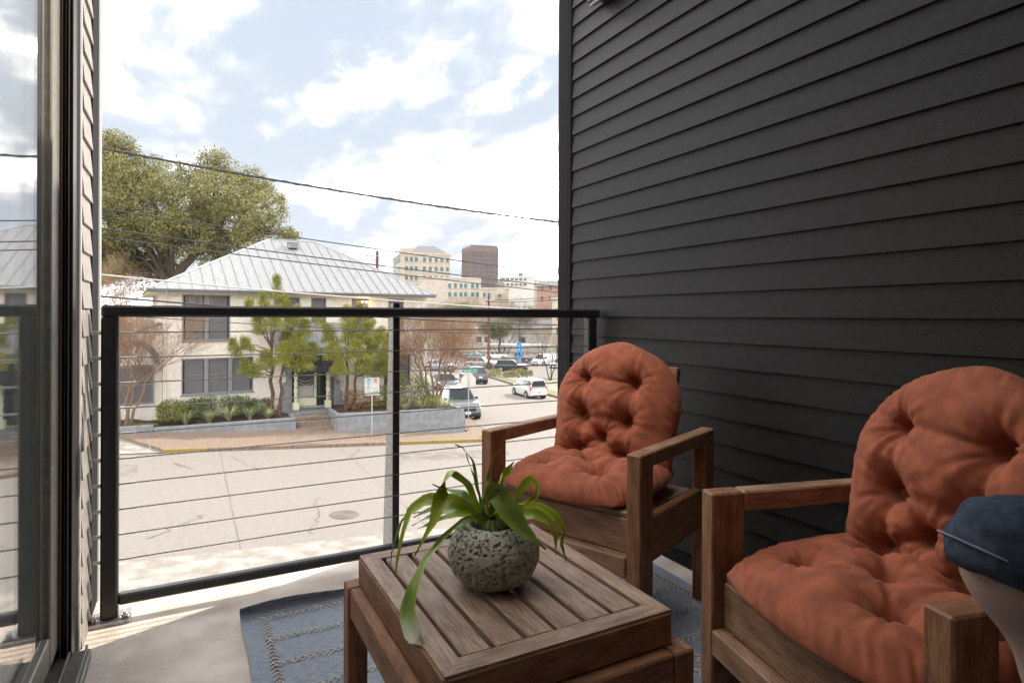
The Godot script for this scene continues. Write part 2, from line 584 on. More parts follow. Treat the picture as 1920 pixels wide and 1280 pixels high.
	mat("kiosk_blue", Color(0.03, 0.20, 0.45), 0.5)
	# far buildings
	patchy("tan_wall", Color(0.44, 0.38, 0.31), 0.9, 20.0, 0.02, 101, 0.92, 0.0)
	patchy("pale_wall", Color(0.47, 0.405, 0.345), 0.9, 20.0, 0.02, 102, 0.92, 0.0)
	patchy("white_wall", Color(0.50, 0.49, 0.47), 0.9, 20.0, 0.02, 103, 0.93, 0.0)
	patchy("brown_wall", Color(0.15, 0.085, 0.065), 0.85, 20.0, 0.02, 104, 0.9, 0.0)
	patchy("brick_wall", Color(0.35, 0.20, 0.15), 0.9, 12.0, 0.02, 105, 0.85, 0.0)
	patchy("slate_roof", Color(0.17, 0.165, 0.165), 0.8, 10.0, 0.03, 106, 0.8, 0.0)
	mat("teal_glass", Color(0.03, 0.095, 0.105), 0.15)
	mat("grey_glass", Color(0.06, 0.065, 0.07), 0.15)
	# person
	var sk := mat("skin", Color(0.40, 0.27, 0.22), 0.5)
	sk.subsurf_scatter_enabled = true
	sk.subsurf_scatter_strength = 0.15
	patchy("navy_cloth", Color(0.045, 0.062, 0.105), 0.95, 0.2, 0.02, 111, 0.7, 0.02, 0.5)
	mat("stitch_thread", Color(0.18, 0.18, 0.19), 0.9)
	mat("shirt_cloth", Color(0.18, 0.18, 0.19), 0.95)
	mat("hair_dark", Color(0.03, 0.02, 0.014), 0.7)
	mat("shoe_grey", Color(0.3, 0.3, 0.31), 0.8)

# ---------------------------------------------------------------- balcony shell
func siding_board(length: float, expose: float, lap: float) -> MB:
	# board along +z from 0 to length, bottom edge at y = 0, wall plane x = 0, showing towards -x; bottom stands proud
	var m := MB.new()
	var top := expose + 0.02
	var prof := [Vector2(-0.002, top), Vector2(-lap - 0.006, 0.001), Vector2(-lap - 0.005, 0.0), Vector2(-lap + 0.006, 0.0), Vector2(0.004, top)]
	for i in prof.size():
		var a: Vector2 = prof[i]
		var b: Vector2 = prof[(i + 1) % prof.size()]
		m.quad(Vector3(a.x, a.y, 0), Vector3(b.x, b.y, 0), Vector3(b.x, b.y, length), Vector3(a.x, a.y, length))
	for e in 2:
		var z := 0.0 if e == 0 else length
		var q := [Vector3(prof[0].x, prof[0].y, z), Vector3(prof[1].x, prof[1].y, z), Vector3(prof[3].x, prof[3].y, z), Vector3(prof[4].x, prof[4].y, z)]
		if e == 0: q.reverse()
		m.quad(q[0], q[1], q[2], q[3])
	return m

func balcony() -> void:
	# floor slab, with a slightly lower outer lip
	var fl := MB.new()
	fl.box(V(0.78, -0.15, 0.15), Vector3(2.72, 0.30, 4.60), Basis.IDENTITY, 0.006)
	var f := put("balcony_floor", fl, M.floor_concrete)
	setting(f, "bare concrete balcony floor")
	put("slab_lip", boxm(Vector3(2.72, 0.26, 0.20), 0.008), M.floor_concrete, f, V(0.78, -0.137, 2.552))
	var ce := MB.new()
	ce.box(V(0.78, 3.08, -0.75), Vector3(2.72, 0.24, 3.1))  # out of view; stops short of the railing so skylight reaches the furniture
	setting(put("shortened_ceiling", ce, M.ceiling_paint), "unseen painted ceiling cut short to let skylight onto the balcony")
	# right wall: core, 31 lap boards, corner trim
	var rw := MB.new()
	rw.box(V(1.885, 1.48, 0.25), Vector3(0.15, 2.95, 4.96))
	var wall := put("right_wall", rw, M.dark_siding)
	setting(wall, "dark charcoal lap siding wall beside the chairs")
	var brd := siding_board(4.90, 0.0967, 0.009)
	var bm := brd.mesh()
	for k in 31:
		put("siding_board", bm, M.dark_siding, wall, V(1.809, 1.0297 + (k - 10) * 0.0967, 2.685))
	put("corner_trim", boxm(Vector3(0.185, 2.95, 0.10), 0.004), M.dark_trim, wall, V(1.885, 1.48, 2.772))
	put("corner_bead", boxm(Vector3(0.02, 2.95, 0.022), 0.003), M.dark_trim, wall, V(1.799, 1.48, 2.706))
	put("base_flashing", boxm(Vector3(0.012, 0.055, 4.9), 0.002), M.dark_trim, wall, V(1.803, 0.03, 0.23))
	# left wall: pale grey siding between the door and the outer corner
	var lw := MB.new()
	lw.box(V(-0.380, 1.48, 2.445), Vector3(0.15, 2.95, 0.43))
	var left := put("left_wall", lw, M.grey_siding)
	setting(left, "pale grey lap siding wall beside the sliding door")
	var lb := siding_board(0.185, 0.0885, 0.006).mesh()
	for k in 33:
		var o := put("siding_board", lb, M.grey_siding, left, V(-0.304, -0.01 + k * 0.0885, 2.262))
		o.rotation.y = PI
	put("door_casing", boxm(Vector3(0.03, 2.95, 0.028), 0.003), M.grey_trim, left, V(-0.312, 1.48, 2.248))
	put("corner_trim", boxm(Vector3(0.012, 2.95, 0.14), 0.002), M.dark_trim, left, V(-0.300, 1.48, 2.522))
	put("corner_edge", boxm(Vector3(0.02, 2.95, 0.05), 0.004), M.grey_trim, left, V(-0.299, 1.48, 2.618))
	# door header, wall behind the camera, and the room behind the glass
	put("door_header", boxm(Vector3(0.15, 0.51, 4.37)), M.grey_siding, left, V(-0.375, 2.70, 0.04))
	put("rear_pier", boxm(Vector3(0.15, 2.44, 1.0)), M.grey_siding, left, V(-0.375, 1.225, -1.64))
	var bw := MB.new()
	bw.box(V(0.78, 1.48, -2.22), Vector3(2.46, 2.95, 0.15))
	setting(put("back_wall", bw, M.grey_siding), "wall at the rear end of the balcony")
	var room := MB.new()
	room.box(V(-2.4, -0.10, 0.2), Vector3(3.9, 0.2, 4.9))
	room.box(V(-2.4, 2.85, 0.2), Vector3(3.9, 0.2, 4.9))
	room.box(V(-4.3, 1.38, 0.2), Vector3(0.1, 2.74, 4.9))
	room.box(V(-2.35, 1.38, 2.6), Vector3(3.78, 2.74, 0.1))
	room.box(V(-2.35, 1.38, -2.2), Vector3(3.78, 2.74, 0.1))
	setting(put("room_shell", room, M.inner_wall), "dim room behind the sliding door")
	# pale sheer curtain, added just inside the glass to lighten it
	var cu := thing("added_curtain", "pale grey green sheer curtain added inside the sliding door to lighten its glass", "curtain", V(-0.50, 0, 1.28))
	var cm := MB.new()
	cm.grid(9, 181, func(i: int, k: int) -> Vector3:
		var z := -0.78 + k * 1.5 / 180.0
		return Vector3(0.028 * sin(k * 0.55 + 0.5 * sin(i * 0.6 + k * 0.05)), 0.02 + i * 2.36 / 8.0, z), false, true)
	put("cloth", cm, M.curtain_cloth, cu)
	put("curtain_rod", boxm(Vector3(0.03, 0.03, 1.6), 0.008), M.bronze_frame, cu, Vector3(0, 2.395, -0.03))
	# slim track high on the dark wall
	var tr := thing("shade_track", "slim bronze shade track fixed high on the dark siding wall", "track", V(1.755, 2.60, 1.6))
	put("rail", boxm(Vector3(0.05, 0.035, 1.72), 0.004), M.bronze_frame, tr)
	put("lower_lip", boxm(Vector3(0.012, 0.02, 1.70), 0.002), M.dusty_stile, tr, Vector3(-0.012, -0.0285, 0))
	for z: float in [-0.8, 0.0, 0.8]:
		put("bracket", boxm(Vector3(0.03, 0.06, 0.03), 0.003), M.bronze_frame, tr, Vector3(0.034, 0.01, z))

# ---------------------------------------------------------------- railing
func railing() -> void:
	var r := thing("cable_railing", "black steel balcony railing with ten thin horizontal cables", "railing", V(0.76, 0, 2.43))
	var x0 := -1.0
	var x1 := 0.975
	put("top_rail", boxm(Vector3(2.045, 0.040, 0.05), 0.007), M.black_steel, r, Vector3(-0.002, 1.045, 0))
	put("bottom_rail", boxm(Vector3(1.925, 0.036, 0.036), 0.006), M.black_steel, r, Vector3(-0.0125, 0.069, 0))
	for x: float in [x0, x1]:
		var p := put("end_post", boxm(Vector3(0.05, 1.013, 0.05), 0.006), M.black_steel, r, Vector3(x, 0.5185, 0))
		put("base_plate", boxm(Vector3(0.125, 0.012, 0.10), 0.002), M.grey_steel, p, Vector3(0, -0.5125, 0))
		for s: float in [-1.0, 1.0]:
			var b := MB.new()
			b.cyl(Vector3.ZERO, Vector3(0, 0.003, 0), 0.014, 16)
			b.cyl(Vector3(0, 0.003, 0), Vector3(0, 0.012, 0), 0.0105, 6)
			b.cyl(Vector3(0, 0.012, 0), Vector3(0, 0.019, 0), 0.0055, 10)
			put("anchor_bolt", b, M.stainless, p, Vector3(s * 0.045, -0.5065, 0.02))
	# middle stanchion: tapered plate standing outwards with a front flange
	var mid := MB.new()
	mid.prism(PackedVector2Array([Vector2(0.0, -0.30), Vector2(0.19, -0.30), Vector2(0.17, 0.05), Vector2(0.085, 1.02), Vector2(0.07, 1.085), Vector2(0.0, 1.085)]), Vector3(0.0, 0, 0.014), Vector3(0, 0, -1), Vector3.UP, 0.012)
	var ms := put("middle_stanchion", mid, M.grey_steel, r, Vector3(-0.008, 0, -0.026))
	put("front_flange", boxm(Vector3(0.028, 1.385, 0.012), 0.002), M.black_steel, ms, Vector3(0.002, 0.3935, 0.021))
	for k in 10:
		var y := 0.972 - k * 0.0857
		var c := MB.new()
		c.cyl(Vector3(x0 - 0.03, y, 0), Vector3(x1, y, 0), 0.0021, 7)
		var cb := put("cable", c, M.cable_steel, r)
		var st := MB.new()                                     # fine lay of the strands
		for q in 3:
			var pts := PackedVector3Array()
			for i in 241:
				var a := i * 0.9 + q * TAU / 3.0
				pts.append(Vector3(x0 + 0.03 + i * (x1 - x0 - 0.06) / 240.0, y + cos(a) * 0.0016, sin(a) * 0.0016))
			st.tube(pts, PackedFloat32Array([0.0011]), 4, false)
		put("strand_lay", st, M.cable_steel, cb)
		var e := MB.new()
		e.tube(PackedVector3Array([Vector3(x0 - 0.052, y, 0), Vector3(x0 - 0.048, y, 0), Vector3(x0 - 0.036, y, 0), Vector3(x0 - 0.024, y, 0)]), PackedFloat32Array([0.002, 0.0055, 0.0065, 0.0065]), 12)
		put("end_fitting", e, M.stainless, r)
		var sw := MB.new()
		sw.cyl(Vector3(x0 + 0.025, y, 0), Vector3(x0 + 0.075, y, 0), 0.0036, 10)
		put("swage", sw, M.stainless, r)

# ---------------------------------------------------------------- sliding door
func sliding_door() -> void:
	var d := thing("sliding_door", "dark bronze sliding glass door mirroring the house opposite", "door", V(-0.338, 0, 0.55))
	# frame: jamb with two fins, head, sill track
	var j := put("jamb", boxm(Vector3(0.06, 2.42, 0.03), 0.003), M.bronze_frame, d, Vector3(0.002, 1.23, -1.668))
	for a: Array in [[0.030, 0.005], [0.014, 0.004], [-0.006, 0.004]]:
		put("track_fin", boxm(Vector3(a[1], 2.42, 0.05), 0.001), M.bronze_frame, j, Vector3(a[0] - 0.002, 0, 0.036))
	for x: float in [0.020, 0.003]:
		put("seal_strip", boxm(Vector3(0.0022, 2.40, 0.004), 0.0), M.copper_seal, j, Vector3(x, 0, 0.058))
	put("head_rail", boxm(Vector3(0.07, 0.05, 3.28), 0.003), M.bronze_frame, d, Vector3(-0.002, 2.417, 0.01))
	var sill := put("sill_track", boxm(Vector3(0.13, 0.03, 3.29), 0.003), M.dusty_stile, d, Vector3(0.012, 0.016, 0.005))
	for x: float in [-0.03, 0.015, 0.055]:
		put("sill_rib", boxm(Vector3(0.006, 0.018, 3.27), 0.001), M.dusty_stile, sill, Vector3(x, 0.024, 0))
	# sliding leaf: stiles, rails, insulated glass of two panes
	for z: float in [-1.565, 0.0]:
		put("stile", boxm(Vector3(0.038, 2.32, 0.145 if z < -1 else 0.08), 0.004), M.dusty_stile, d, Vector3(-0.018, 1.225, z))
	put("bottom_rail", boxm(Vector3(0.038, 0.085, 1.45), 0.004), M.dusty_stile, d, Vector3(-0.018, 0.109, -0.765))
	put("top_rail", boxm(Vector3(0.038, 0.07, 1.45), 0.004), M.dusty_stile, d, Vector3(-0.018, 2.35, -0.765))
	for x: float in [-0.012, -0.028]:
		put("glass_pane", boxm(Vector3(0.004, 2.17, 1.455)), M.door_glass, d, Vector3(x, 1.233, -0.765))
	put("stile", boxm(Vector3(0.038, 2.32, 0.08), 0.004), M.dusty_stile, d, Vector3(-0.058, 1.225, 1.62))
	for x: float in [-0.052, -0.068]:
		put("glass_pane", boxm(Vector3(0.004, 2.32, 1.575)), M.door_glass, d, Vector3(x, 1.225, 0.792))

# ---------------------------------------------------------------- ground: it falls to the right, 6.4 in 100
func gy(u: float) -> float:
	return -4.27 - 0.064 * clampf(u, -25.0, 58.0)

func G(u: float, v: float, off := 0.0) -> Vector3:
	return Vector3(u, gy(u) + off, -v)

# flat sheet that follows the ground; poly of Vector2(u, v); thickness > 0 adds a skirt down
func sheet(poly: PackedVector2Array, off: float, skirt := 0.0) -> MB:
	var m := MB.new()
	if Geometry2D.is_polygon_clockwise(poly): poly.reverse()
	var bands := [[-2000.0, -25.0], [-25.0, 58.0], [58.0, 3000.0]]
	for b: Array in bands:
		var clip := PackedVector2Array([Vector2(b[0], -500), Vector2(b[1], -500), Vector2(b[1], 4000), Vector2(b[0], 4000)])
		for q: PackedVector2Array in Geometry2D.intersect_polygons(poly, clip):
			var tr := Geometry2D.triangulate_polygon(q)
			for i in range(0, tr.size(), 3):
				var a: Vector2 = q[tr[i]]; var e: Vector2 = q[tr[i + 1]]; var d: Vector2 = q[tr[i + 2]]
				var A := G(a.x, a.y, off); var B := G(e.x, e.y, off); var D := G(d.x, d.y, off)
				if (B - A).cross(D - A).y > 0: m.tri(A, B, D)
				else: m.tri(A, D, B)
	if skirt > 0:
		for i in poly.size():
			var a: Vector2 = poly[i]; var b: Vector2 = poly[(i + 1) % poly.size()]
			m.quad(G(a.x, a.y, off - skirt), G(b.x, b.y, off - skirt), G(b.x, b.y, off), G(a.x, a.y, off))
	return m

func pv(a: Array) -> PackedVector2Array:
	var o := PackedVector2Array()
	for i in range(0, a.size(), 2): o.append(Vector2(a[i], a[i + 1]))
	return o

# a kerb stone following the ground from a to b (u, v), its street side to the right of the way from a to b
func kerb(m: MB, a: Vector2, b: Vector2, w := 0.16, h := 0.15) -> void:
	var d := (b - a).normalized()
	var s := Vector2(-d.y, d.x) * w
	var c := 0.02
	var q := [[a, 0.0], [a, h - c], [a + s * (c / w), h], [a + s, h], [a + s, -0.1]]
	var q2 := [[b, 0.0], [b, h - c], [b + s * (c / w), h], [b + s, h], [b + s, -0.1]]
	for i in 4:
		var p0: Vector2 = q[i][0]; var p1: Vector2 = q[i + 1][0]; var r0: Vector2 = q2[i][0]; var r1: Vector2 = q2[i + 1][0]
		m.quad(G(p0.x, p0.y, q[i][1]), G(r0.x, r0.y, q2[i][1]), G(r1.x, r1.y, q2[i + 1][1]), G(p1.x, p1.y, q[i + 1][1]))
	for e in 2:
		var z := q if e == 0 else q2
		var pts := []
		for k: Array in z: pts.append(G(k[0].x, k[0].y, k[1]))
		if e == 0: m.quad(pts[0], pts[1], pts[3], pts[4])
		else: m.quad(pts[4], pts[3], pts[1], pts[0])

func terrain() -> void:
	setting(put("ground", sheet(pv([-600, -60, 1500, -60, 1500, 1800, -600, 1800]), -0.06), M.land), "dry winter ground of the town")
	var street := put("street", sheet(pv([-120, 14.9, 90, 14.9, 90, 26.2, -120, 26.2]), 0.0), M.street_concrete)
	setting(street, "pale sunlit concrete street below the balcony")
	var side := put("side_street", sheet(pv([12.4, 26.204, 31.5, 26.204, 28.6, 28.6, 27.2, 33.0, 27.2, 41.0, 31.0, 66.0, 20.5, 66.0, 15.4, 36.0, 13.9, 29.5]), 0.004), M.street_concrete)
	setting(side, "pale concrete side street running away past parked cars")
	setting(put("parking_lot", sheet(pv([20.5, 66.004, 64, 60, 84, 98, 84, 140, 44, 140, 20, 96]), 0.0), M.street_patch), "parking lot at the end of the side street")
	# street joints, cracks, patches
	var jt := MB.new()
	for v: float in [18.35, 22.5]:
		jt.quad(G(-60, v, 0.004), G(60, v, 0.004), G(60, v + 0.035, 0.004), G(-60, v + 0.035, 0.004))
	for k in 16:
		var u := -22.0 + k * 4.6
		jt.quad(G(u, 15.0, 0.005), G(u + 0.03, 15.0, 0.005), G(u + 0.03, 26.1, 0.005), G(u, 26.1, 0.005))
	put("paving_joints", jt, M.street_patch, street)
	for c: Array in [[2.1, 22.6, 1.4, 25.2], [0.0, 23.4, -0.5, 24.4], [7.0, 22.4, 8.6, 25.0], [2.7, 15.6, 3.4, 18.6], [-0.9, 16.4, 0.3, 17.9], [5.6, 23.9, 6.3, 25.6], [10.8, 17.2, 9.2, 20.3], [8.4, 15.5, 7.2, 17.5], [12.8, 18.5, 11.6, 21.0]]:
		var m := MB.new()
		var a := Vector2(c[0], c[1]); var b := Vector2(c[2], c[3])
		var last := a
		for i in range(1, 19):
			var q := a.lerp(b, i / 18.0) + Vector2(rn(-0.13, 0.13), rn(-0.09, 0.09))
			var sd := (q - last).normalized().orthogonal() * rn(0.006, 0.02)
			m.quad(G(last.x - sd.x, last.y - sd.y, 0.007), G(last.x + sd.x, last.y + sd.y, 0.007), G(q.x + sd.x, q.y + sd.y, 0.007), G(q.x - sd.x, q.y - sd.y, 0.007))
			last = q
		put("crack", m, M.crack_tar, street)
	for q: Array in [[-6, 22.7, -1.5, 24.6], [7.5, 22.9, 12.5, 24.4], [10, 15.2, 14, 18.0]]:
		var pp := PackedVector2Array()
		for k in 14:
			var a := TAU * k / 14.0
			var e := Vector2(signf(cos(a)) * pow(absf(cos(a)), 0.35), signf(sin(a)) * pow(absf(sin(a)), 0.35))
			pp.append(Vector2((q[0] + q[2]) * 0.5 + e.x * (q[2] - q[0]) * 0.5 + rn(-0.08, 0.08), (q[1] + q[3]) * 0.5 + e.y * (q[3] - q[1]) * 0.5 + rn(-0.05, 0.05)))
		put("repair_patch", sheet(pp, 0.003), M.street_patch, street)
	for s: float in [0.0, 0.24]:
		var yl := MB.new()
		yl.quad(G(-90, 21.65 + s, 0.010), G(60, 21.25 + s, 0.010), G(60, 21.36 + s, 0.010), G(-90, 21.76 + s, 0.010))
		put("centre_line", yl, M.worn_yellow, street)
	# round iron cover with rings
	var mh := thing("manhole_cover", "round cast iron manhole cover with concentric rings in the street", "manhole cover", G(3.77, 16.9, 0.006))
	mh.rotation.z = -atan(0.064)
	var disc := MB.new()
	disc.lathe([Vector2(0.0, 0.006), Vector2(0.40, 0.006), Vector2(0.405, 0.0)].map(func(q): return q), Vector3.ZERO, 40)
	put("plate", disc, M.iron_cover, mh)
	for r: float in [0.08, 0.15, 0.22, 0.29, 0.36]:
		var ring := MB.new()
		ring.lathe([Vector2(r + 0.022, 0.006), Vector2(r + 0.018, 0.016), Vector2(r - 0.018, 0.016), Vector2(r - 0.022, 0.006)], Vector3.ZERO, 40)
		put("ring", ring, M.iron_cover, mh)
	# near pavement under the balcony
	setting(put("near_pavement", sheet(pv([-120, 2.9, 90, 2.9, 90, 14.9, -120, 14.9]), 0.05, 0.1), M.pale_walk), "bright concrete pavement on the near side")
	# far pavement: slabs with joints, kerb stones
	var fp := put("far_pavement", sheet(pv([-0.95, 26.36, 12.0, 26.36, 13.2, 27.2, 13.9, 29.6, 15.4, 36.0, 14.6, 36.0, 12.5, 28.2, 12.2, 28.2, 6.2, 29.3, 6.2, 31.4, 4.35, 31.4, 4.35, 29.85, -3.0, 30.2]), 0.145, 0.14), M.walk_concrete)
	setting(fp, "tan concrete pavement in front of the house")
	var dj := MB.new()
	for u: float in [-1.35, 4.75, 8.9, 12.0]:
		dj.quad(G(u, 26.5, 0.149), G(u + 0.03, 26.5, 0.149), G(u - 0.28, 29.6, 0.149), G(u - 0.31, 29.6, 0.149))
	put("paving_joints", dj, M.planter_paint, fp)
	var cut := put("driveway_apron", sheet(pv([-40, 26.2, -0.9, 26.2, -2.9, 30.2, -4.6, 30.3, -4.6, 40, -40, 40]), 0.03), M.pale_walk, fp)
	cut.name = "driveway_apron"
	var ks := thing("kerb", "concrete kerb with worn yellow paint along the far pavement", "kerb")
	var u0 := -0.95
	while u0 < 12.0:
		var k := MB.new()
		var u1 := minf(u0 + 1.55, 12.0)
		kerb(k, Vector2(u0 + 0.012, 26.2), Vector2(u1 - 0.012, 26.2))
		var yellow := (u0 > -1.0 and u0 < 0.5) or (u0 > 8.0 and u0 < 12.0)
		var st := put("kerb_stone", k, M.yellow_paint if yellow else M.walk_concrete, ks)
		if yellow: st.set_meta("label", "kerb stone with worn yellow paint")
		u0 = u1
	var arc := [Vector2(12.0, 26.2), Vector2(12.75, 26.45), Vector2(13.3, 27.0), Vector2(13.75, 28.4), Vector2(14.15, 30.4), Vector2(15.4, 36.0), Vector2(18.0, 51.0)]
	for i in arc.size() - 1:
		var k := MB.new()
		kerb(k, arc[i], arc[i + 1])
		put("kerb_stone", k, M.walk_concrete if i > 1 else M.yellow_paint, ks)
	# right-hand verge of the side street
	var rv := put("verge_lawn", sheet(pv([27.4, 33.0, 27.4, 41.0, 31.2, 66.0, 33.0, 66.0, 29.3, 41.0, 29.3, 30.0]), 0.13), M.lawn_turf)
	setting(rv, "dry yellow green grass verge along the side street")
	setting(put("side_pavement", sheet(pv([29.31, 30, 29.31, 41, 33.01, 66, 34.6, 66, 31.0, 41, 31.0, 30]), 0.135), M.pale_walk), "pavement beyond the grass verge")
	var rk := thing("kerb", "plain concrete kerb along the grass verge of the side street", "kerb")
	for q: Array in [[31.2, 66.0, 29.3, 53.5], [29.3, 53.5, 27.4, 41.0], [27.4, 41.0, 27.4, 33.0]]:
		var k := MB.new()
		kerb(k, Vector2(q[0], q[1]), Vector2(q[2], q[3]))
		put("kerb_stone", k, M.walk_concrete, rk)

# ---------------------------------------------------------------- the cream house
func house() -> void:
	var h := thing("cream_house", "two storey cream stucco house with white standing seam metal roof", "house", V(1.0, 0, 32.4), deg_to_rad(5.0))
	var s0 := -2.15
	var s1 := 11.05
	var depth := 10.6
	# walls with real window openings: the front wall is built from piers around them
	var ops := []          # [left, right, bottom, top]
	for a: Array in [[-1.38, 0.70, -0.22, 1.97], [3.21, 4.0, 0.05, 1.93], [4.57, 5.37, -0.2, 1.93], [6.73, 7.70, 0.05, 1.95], [8.84, 9.78, 0.05, 1.95], [-1.40, 1.76, -2.78, -1.06], [8.6, 10.2, -2.9, -1.2]]: ops.append(a)
	var w := MB.new()
	var xs := [s0, s1]
	for o: Array in ops: xs.append_array([o[0], o[1]])
	xs.sort()
	for i in xs.size() - 1:
		if xs[i + 1] - xs[i] < 0.005: continue
		var mid: float = (xs[i] + xs[i + 1]) * 0.5
		var ys := [-4.6]
		var cuts := []
		for o: Array in ops:
			if mid > o[0] and mid < o[1]: cuts.append([o[2], o[3]])
		cuts.sort_custom(func(a, b): return a[0] < b[0])
		var y: float = -4.6
		for c: Array in cuts:
			w.quad(Vector3(xs[i], y, 0), Vector3(xs[i + 1], y, 0), Vector3(xs[i + 1], c[0], 0), Vector3(xs[i], c[0], 0))
			y = c[1]
		w.quad(Vector3(xs[i], y, 0), Vector3(xs[i + 1], y, 0), Vector3(xs[i + 1], 2.05, 0), Vector3(xs[i], 2.05, 0))
	for o: Array in ops:                                       # reveals
		var r := 0.16
		w.quad(Vector3(o[0], o[2], 0), Vector3(o[1], o[2], 0), Vector3(o[1], o[2], -r), Vector3(o[0], o[2], -r))
		w.quad(Vector3(o[0], o[3], -r), Vector3(o[1], o[3], -r), Vector3(o[1], o[3], 0), Vector3(o[0], o[3], 0))
		w.quad(Vector3(o[0], o[2], 0), Vector3(o[0], o[2], -r), Vector3(o[0], o[3], -r), Vector3(o[0], o[3], 0))
		w.quad(Vector3(o[1], o[2], -r), Vector3(o[1], o[2], 0), Vector3(o[1], o[3], 0), Vector3(o[1], o[3], -r))
	w.quad(Vector3(s1, -6, 0), Vector3(s1, -6, -depth), Vector3(s1, 2.05, -depth), Vector3(s1, 2.05, 0))
	w.quad(Vector3(s0, -6, -depth), Vector3(s0, -6, 0), Vector3(s0, 2.05, 0), Vector3(s0, 2.05, -depth))
	w.quad(Vector3(s1, -6, -depth), Vector3(s0, -6, -depth), Vector3(s0, 2.05, -depth), Vector3(s1, 2.05, -depth))
	w.quad(Vector3(s0, -6, 0.001), Vector3(s1, -6, 0.001), Vector3(s1, -4.6, 0.001), Vector3(s0, -4.6, 0.001))
	put("wall", w, M.stucco, h)
	for o: Array in ops:
		var n := 2
		if o[1] - o[0] > 2.5: n = 3
		elif o[1] - o[0] < 1.2: n = 1
		var fr := MB.new()
		var wd: float = o[1] - o[0]
		var ht: float = o[3] - o[2]
		var c := Vector3((o[0] + o[1]) * 0.5, (o[2] + o[3]) * 0.5, -0.05)
		for s: float in [-1.0, 1.0]:
			fr.box(Vector3(s * (wd * 0.5 - 0.035), 0, 0.0), Vector3(0.065, ht - 0.004, 0.09), Basis.IDENTITY, 0.006)
			fr.box(Vector3(0, s * (ht * 0.5 - 0.035), 0.002), Vector3(wd - 0.14, 0.065, 0.09), Basis.IDENTITY, 0.006)
		var win := put("window", fr, M.grey_paint, h, c)
		for k in range(1, n): put("mullion", boxm(Vector3(0.20, ht - 0.14, 0.085), 0.006), M.grey_paint, win, Vector3(-wd * 0.5 + wd * k / n, 0, 0))
		for k in n:
			var pw := wd / n - (0.24 if n > 1 else 0.14)
			var px := -wd * 0.5 + wd * (k + 0.5) / n
			put("pane", boxm(Vector3(pw, ht - 0.14, 0.012)), M.dark_glass, win, Vector3(px, 0, -0.05))
			put("insect_screen", boxm(Vector3(pw - 0.02, (ht - 0.16) , 0.006)), M.screen_mesh, win, Vector3(px, 0.0, -0.03))
			put("sash_bar", boxm(Vector3(pw, 0.035, 0.03), 0.004), M.grey_paint, win, Vector3(px, -0.02 if ht > 1.9 else 0.05, -0.018))
		put("sill", boxm(Vector3(wd + 0.10, 0.05, 0.09), 0.008), M.grey_paint, win, Vector3(0, -ht * 0.5 - 0.027, 0.085))
	# soffit, fascia, gutter
	var e0 := -2.78; var e1 := 11.5; var ef := 0.62; var eb := -11.2
	put("soffit", boxm(Vector3(e1 - e0 - 0.06, 0.04, ef - eb - 0.06)), M.cream_paint, h, Vector3((e0 + e1) * 0.5, 2.07, (ef + eb) * 0.5))
	put("fascia", boxm(Vector3(e1 - e0, 0.17, 0.04), 0.006), M.grey_paint, h, Vector3((e0 + e1) * 0.5, 2.115, ef - 0.02))
	var gt := MB.new()
	gt.prism(PackedVector2Array([Vector2(0, 0), Vector2(0.09, 0.02), Vector2(0.12, 0.10), Vector2(0.10, 0.10), Vector2(0.075, 0.035), Vector2(0.0, 0.02)]), Vector3(e0, 2.10, ef), Vector3(0, 0, 1), Vector3.UP, -(e1 - e0))
	put("gutter", gt, M.grey_paint, h)
	for x: float in [s0 + 0.1, s1 - 0.1]:
		var dp := MB.new()
		dp.tube(PackedVector3Array([Vector3(x, 2.08, ef), Vector3(x, 1.9, 0.3), Vector3(x, 1.75, 0.06), Vector3(x, -3.7, 0.06)]), PackedFloat32Array([0.04]), 8)
		put("downpipe", dp, M.stucco, h)
	# hip roof, each slope a mesh, with standing seams
	var ey := 2.20; var ry := 5.46; var rz := -5.3
	var A := Vector3(e0, ey, ef); var B := Vector3(e1, ey, ef); var C := Vector3(e1, ey, eb); var D := Vector3(e0, ey, eb)
	var R0 := Vector3(3.5, ry, rz); var R1 := Vector3(6.22, ry, rz)
	var rs := MB.new()
	rs.quad(A, B, R1, R0); rs.quad(C, D, R0, R1); rs.tri(D, A, R0); rs.tri(B, C, R1)
	rs.quad(A - Vector3(0, 0.05, 0), B - Vector3(0, 0.05, 0), B, A); rs.quad(B - Vector3(0, 0.05, 0), C - Vector3(0, 0.05, 0), C, B)
	rs.quad(D - Vector3(0, 0.05, 0), A - Vector3(0, 0.05, 0), A, D)
	var roof := put("roof", rs, M.metal_roof, h)
	var up := (Vector3(0, ry, rz) - Vector3(0, ey, ef))
	var nrm := Vector3(0, -up.z, up.y).normalized()
	var x := e0 + 0.28
